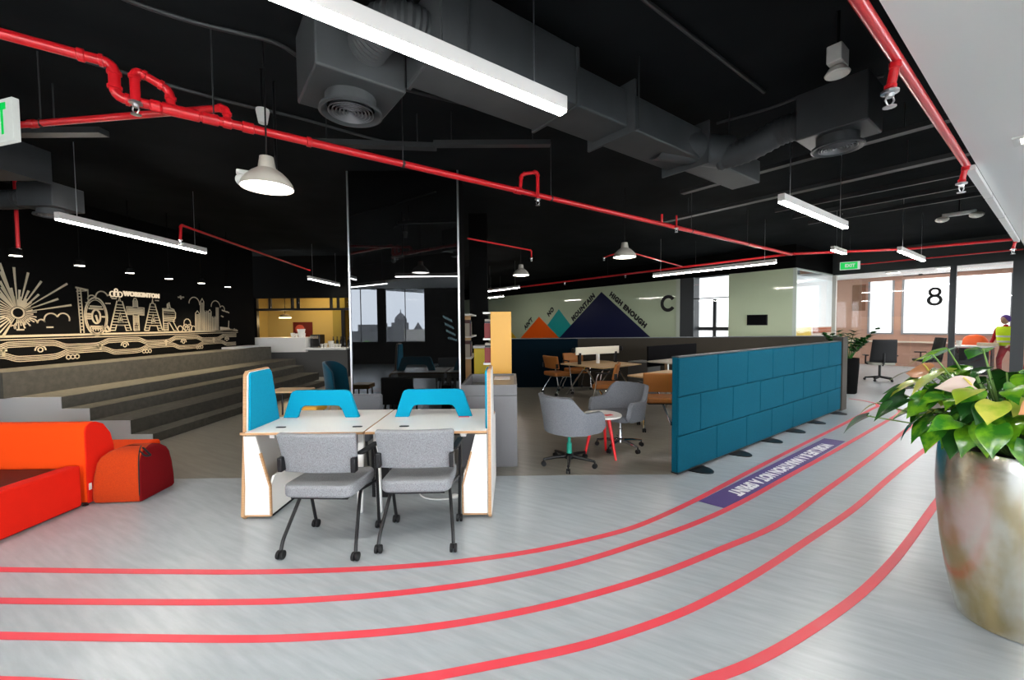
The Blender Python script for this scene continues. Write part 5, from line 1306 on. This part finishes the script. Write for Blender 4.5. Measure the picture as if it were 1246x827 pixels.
hd = MB().ball((0, .125, 1.575), .078, .098, .118, 20, 14); hd.ball((0, .222, 1.565), .014, .02, .02, 8, 6); hd.ball((.03, .205, 1.59), .012, .01, .008, 8, 6); hd.ball((-.03, .205, 1.59), .012, .01, .008, 8, 6); hd.ball((0, .212, 1.525), .024, .01, .007, 8, 6)
hd.build('head', m_skin, pr)
MB().ball((0, .098, 1.605), .098, .108, .115, 20, 14).build('head_cloth', m_scarf, pr)
def hand(x, y, z, s):
    Jh = [(x, y, z, .03, .018), (x, y+.05, z-.03, .034, .016), (x-.024, y+.10, z-.055, .010), (x-.026, y+.135, z-.085, .008), (x-.008, y+.105, z-.055, .010), (x-.008, y+.145, z-.088, .008), (x+.009, y+.102, z-.055, .010), (x+.009, y+.138, z-.086, .008), (x+.025, y+.094, z-.052, .009), (x+.027, y+.12, z-.076, .007), (x-s*.034, y+.03, z-.03, .011), (x-s*.052, y+.062, z-.058, .009)]
    return skin_body('hand', Jh, [(0, 1), (1, 2), (2, 3), (1, 4), (4, 5), (1, 6), (6, 7), (1, 8), (8, 9), (0, 10), (10, 11)], m_skin, pr, 1)
hand(.25, .215, .885, 1); hand(-.22, .275, .905, -1)
def vest(u, v):
    a = 2*PI*u; z = .86+.53*v; k = 1+.05*sin(PI*v)-.10*max(0, v-.8)/.2
    return ((.20*k-.03*(1-v))*cos(a), .03+.05*v+(.155*k)*sin(a), z)
V = MB().grid(vest, 28, 10); vs_ = V.build('vest', m_vest, pr, solid=.012, smooth=60)
for v0, v1 in ((.18, .27), (.45, .54)):
    MB().grid(lambda u, v: tuple(Vector(vest(u, v0+(v1-v0)*v)).lerp(Vector((0, .03+.05*v0, vest(u, v0+(v1-v0)*v)[2])), -.05)), 28, 1).build('reflective_band', m_reflect, vs_)

# ------------------------------------------------------------------ outside, seen in the mirror
GZ = -5.0
struct(MB().box(-140, 140, -160, -6, GZ-.5, GZ), 'ground', mat('outside_ground', (.6, .6, .57), .9))
m_st = mat('grey_stone', (.16, .16, .165), .9); m_st2 = mat('pale_stone', (.38, .36, .34), .9)
t = thing('domed_tower', 'grey building with a pointed dome seen in the mirrored column', 'building', (-19.2, -60, GZ))
MB().box(-2.9, -.6, -2, 2, 0, 6.2).build('wing', m_st, t); MB().box(-.9, 1.0, -1.5, 2.5, 0, 6.9).build('tower', m_st, t)
MB().lathe([(1.0, 6.9), (1.05, 7.3), (.9, 7.8), (.45, 8.3), (.1, 8.6), (.04, 9.2)], n=24).build('dome', m_st, t)
MB().box(1.0, 5.4, -2, 2, 0, 5.7).build('wing', m_st2, t); MB().lathe([(.8, 5.7), (.4, 6.3), (.05, 6.9)], (3.0, 0, 0), 4).build('gable', m_st, t)
for x in (-2.7, 4.9): MB().box(x-.3, x+.3, -.3, .3, 5.6, 6.8).build('corner_turret', m_st2 if x > 0 else m_st, t)
q = MB()
for k in range(12): q.box(1.2+k*.36, 1.2+k*.36+.16, 1.95, 2.12, 3.2, 3.9)
q.build('arches', m_st, t)
t = thing('distant_block', 'low grey block on the horizon in the mirrored column', 'building', (-34, -75, GZ))
MB().box(-12, 8, -3, 3, 0, 5.2).build('body', m_st, t); MB().box(3, 5.5, -2, 3.2, 5.2, 6.6).build('roof_hut', m_st, t)
rn = random.Random(5); m_tree = mat('outdoor_foliage', (.05, .16, .03), .9, noise=((1.5, 1.5, 1.5), (.12, .28, .05), .4, .6))
for k, (x, y, s) in enumerate(((-22.2, -52, 1.5), (-19.2, -49, 1.2), (-26.5, -55, 1.6), (-31, -54, 1.4), (-35.5, -58, 1.5), (-16.2, -51, 1.0))):
    t = thing('street_tree', 'green tree before the domed building in the mirrored column', 'tree', (x, y, GZ), group='trees seen in the mirrored column')
    MB().tube([(0, 0, 0), (.1, 0, 2.2)], [.15, .1], 8).build('trunk', m_wood, t); C_ = MB()
    for j in range(14): C_.ball((rn.gauss(0, s*.5), rn.gauss(0, s*.5), 2.6+rn.gauss(0, s*.3)), s*.5, s*.5, s*.4, 10, 7)
    C_.build('crown', m_tree, t)

# ------------------------------------------------------------------ world and view
w = bpy.data.worlds.new('sky'); SC.world = w; w.use_nodes = True
n, l = w.node_tree.nodes, w.node_tree.links; bg = n['Background']; bg.inputs['Strength'].default_value = 10.0
tc = n.new('ShaderNodeTexCoord'); nz = n.new('ShaderNodeTexNoise'); nz.inputs['Scale'].default_value = 3; nz.inputs['Detail'].default_value = 4
mp = n.new('ShaderNodeMapping'); mp.inputs['Scale'].default_value = (1, 1, 4); cr2 = n.new('ShaderNodeValToRGB')
cr2.color_ramp.elements[0].color = (.74, .80, .88, 1); cr2.color_ramp.elements[1].color = (1, 1, 1, 1)
l.new(tc.outputs['Generated'], mp.inputs[0]); l.new(mp.outputs[0], nz.inputs['Vector']); l.new(nz.outputs[0], cr2.inputs[0]); l.new(cr2.outputs[0], bg.inputs[0])
SC.view_settings.view_transform = 'Standard'; SC.view_settings.look = 'None'; SC.view_settings.gamma = 1; SC.view_settings.use_curve_mapping = False
SC.view_settings.exposure = 0.86
SC.cycles.use_denoising = True
SC.cycles.max_bounces = 8; SC.cycles.diffuse_bounces = 4; SC.cycles.glossy_bounces = 4; SC.cycles.transparent_max_bounces = 12
SC.cycles.sample_clamp_indirect = 6; SC.cycles.caustics_reflective = False; SC.cycles.caustics_refractive = False
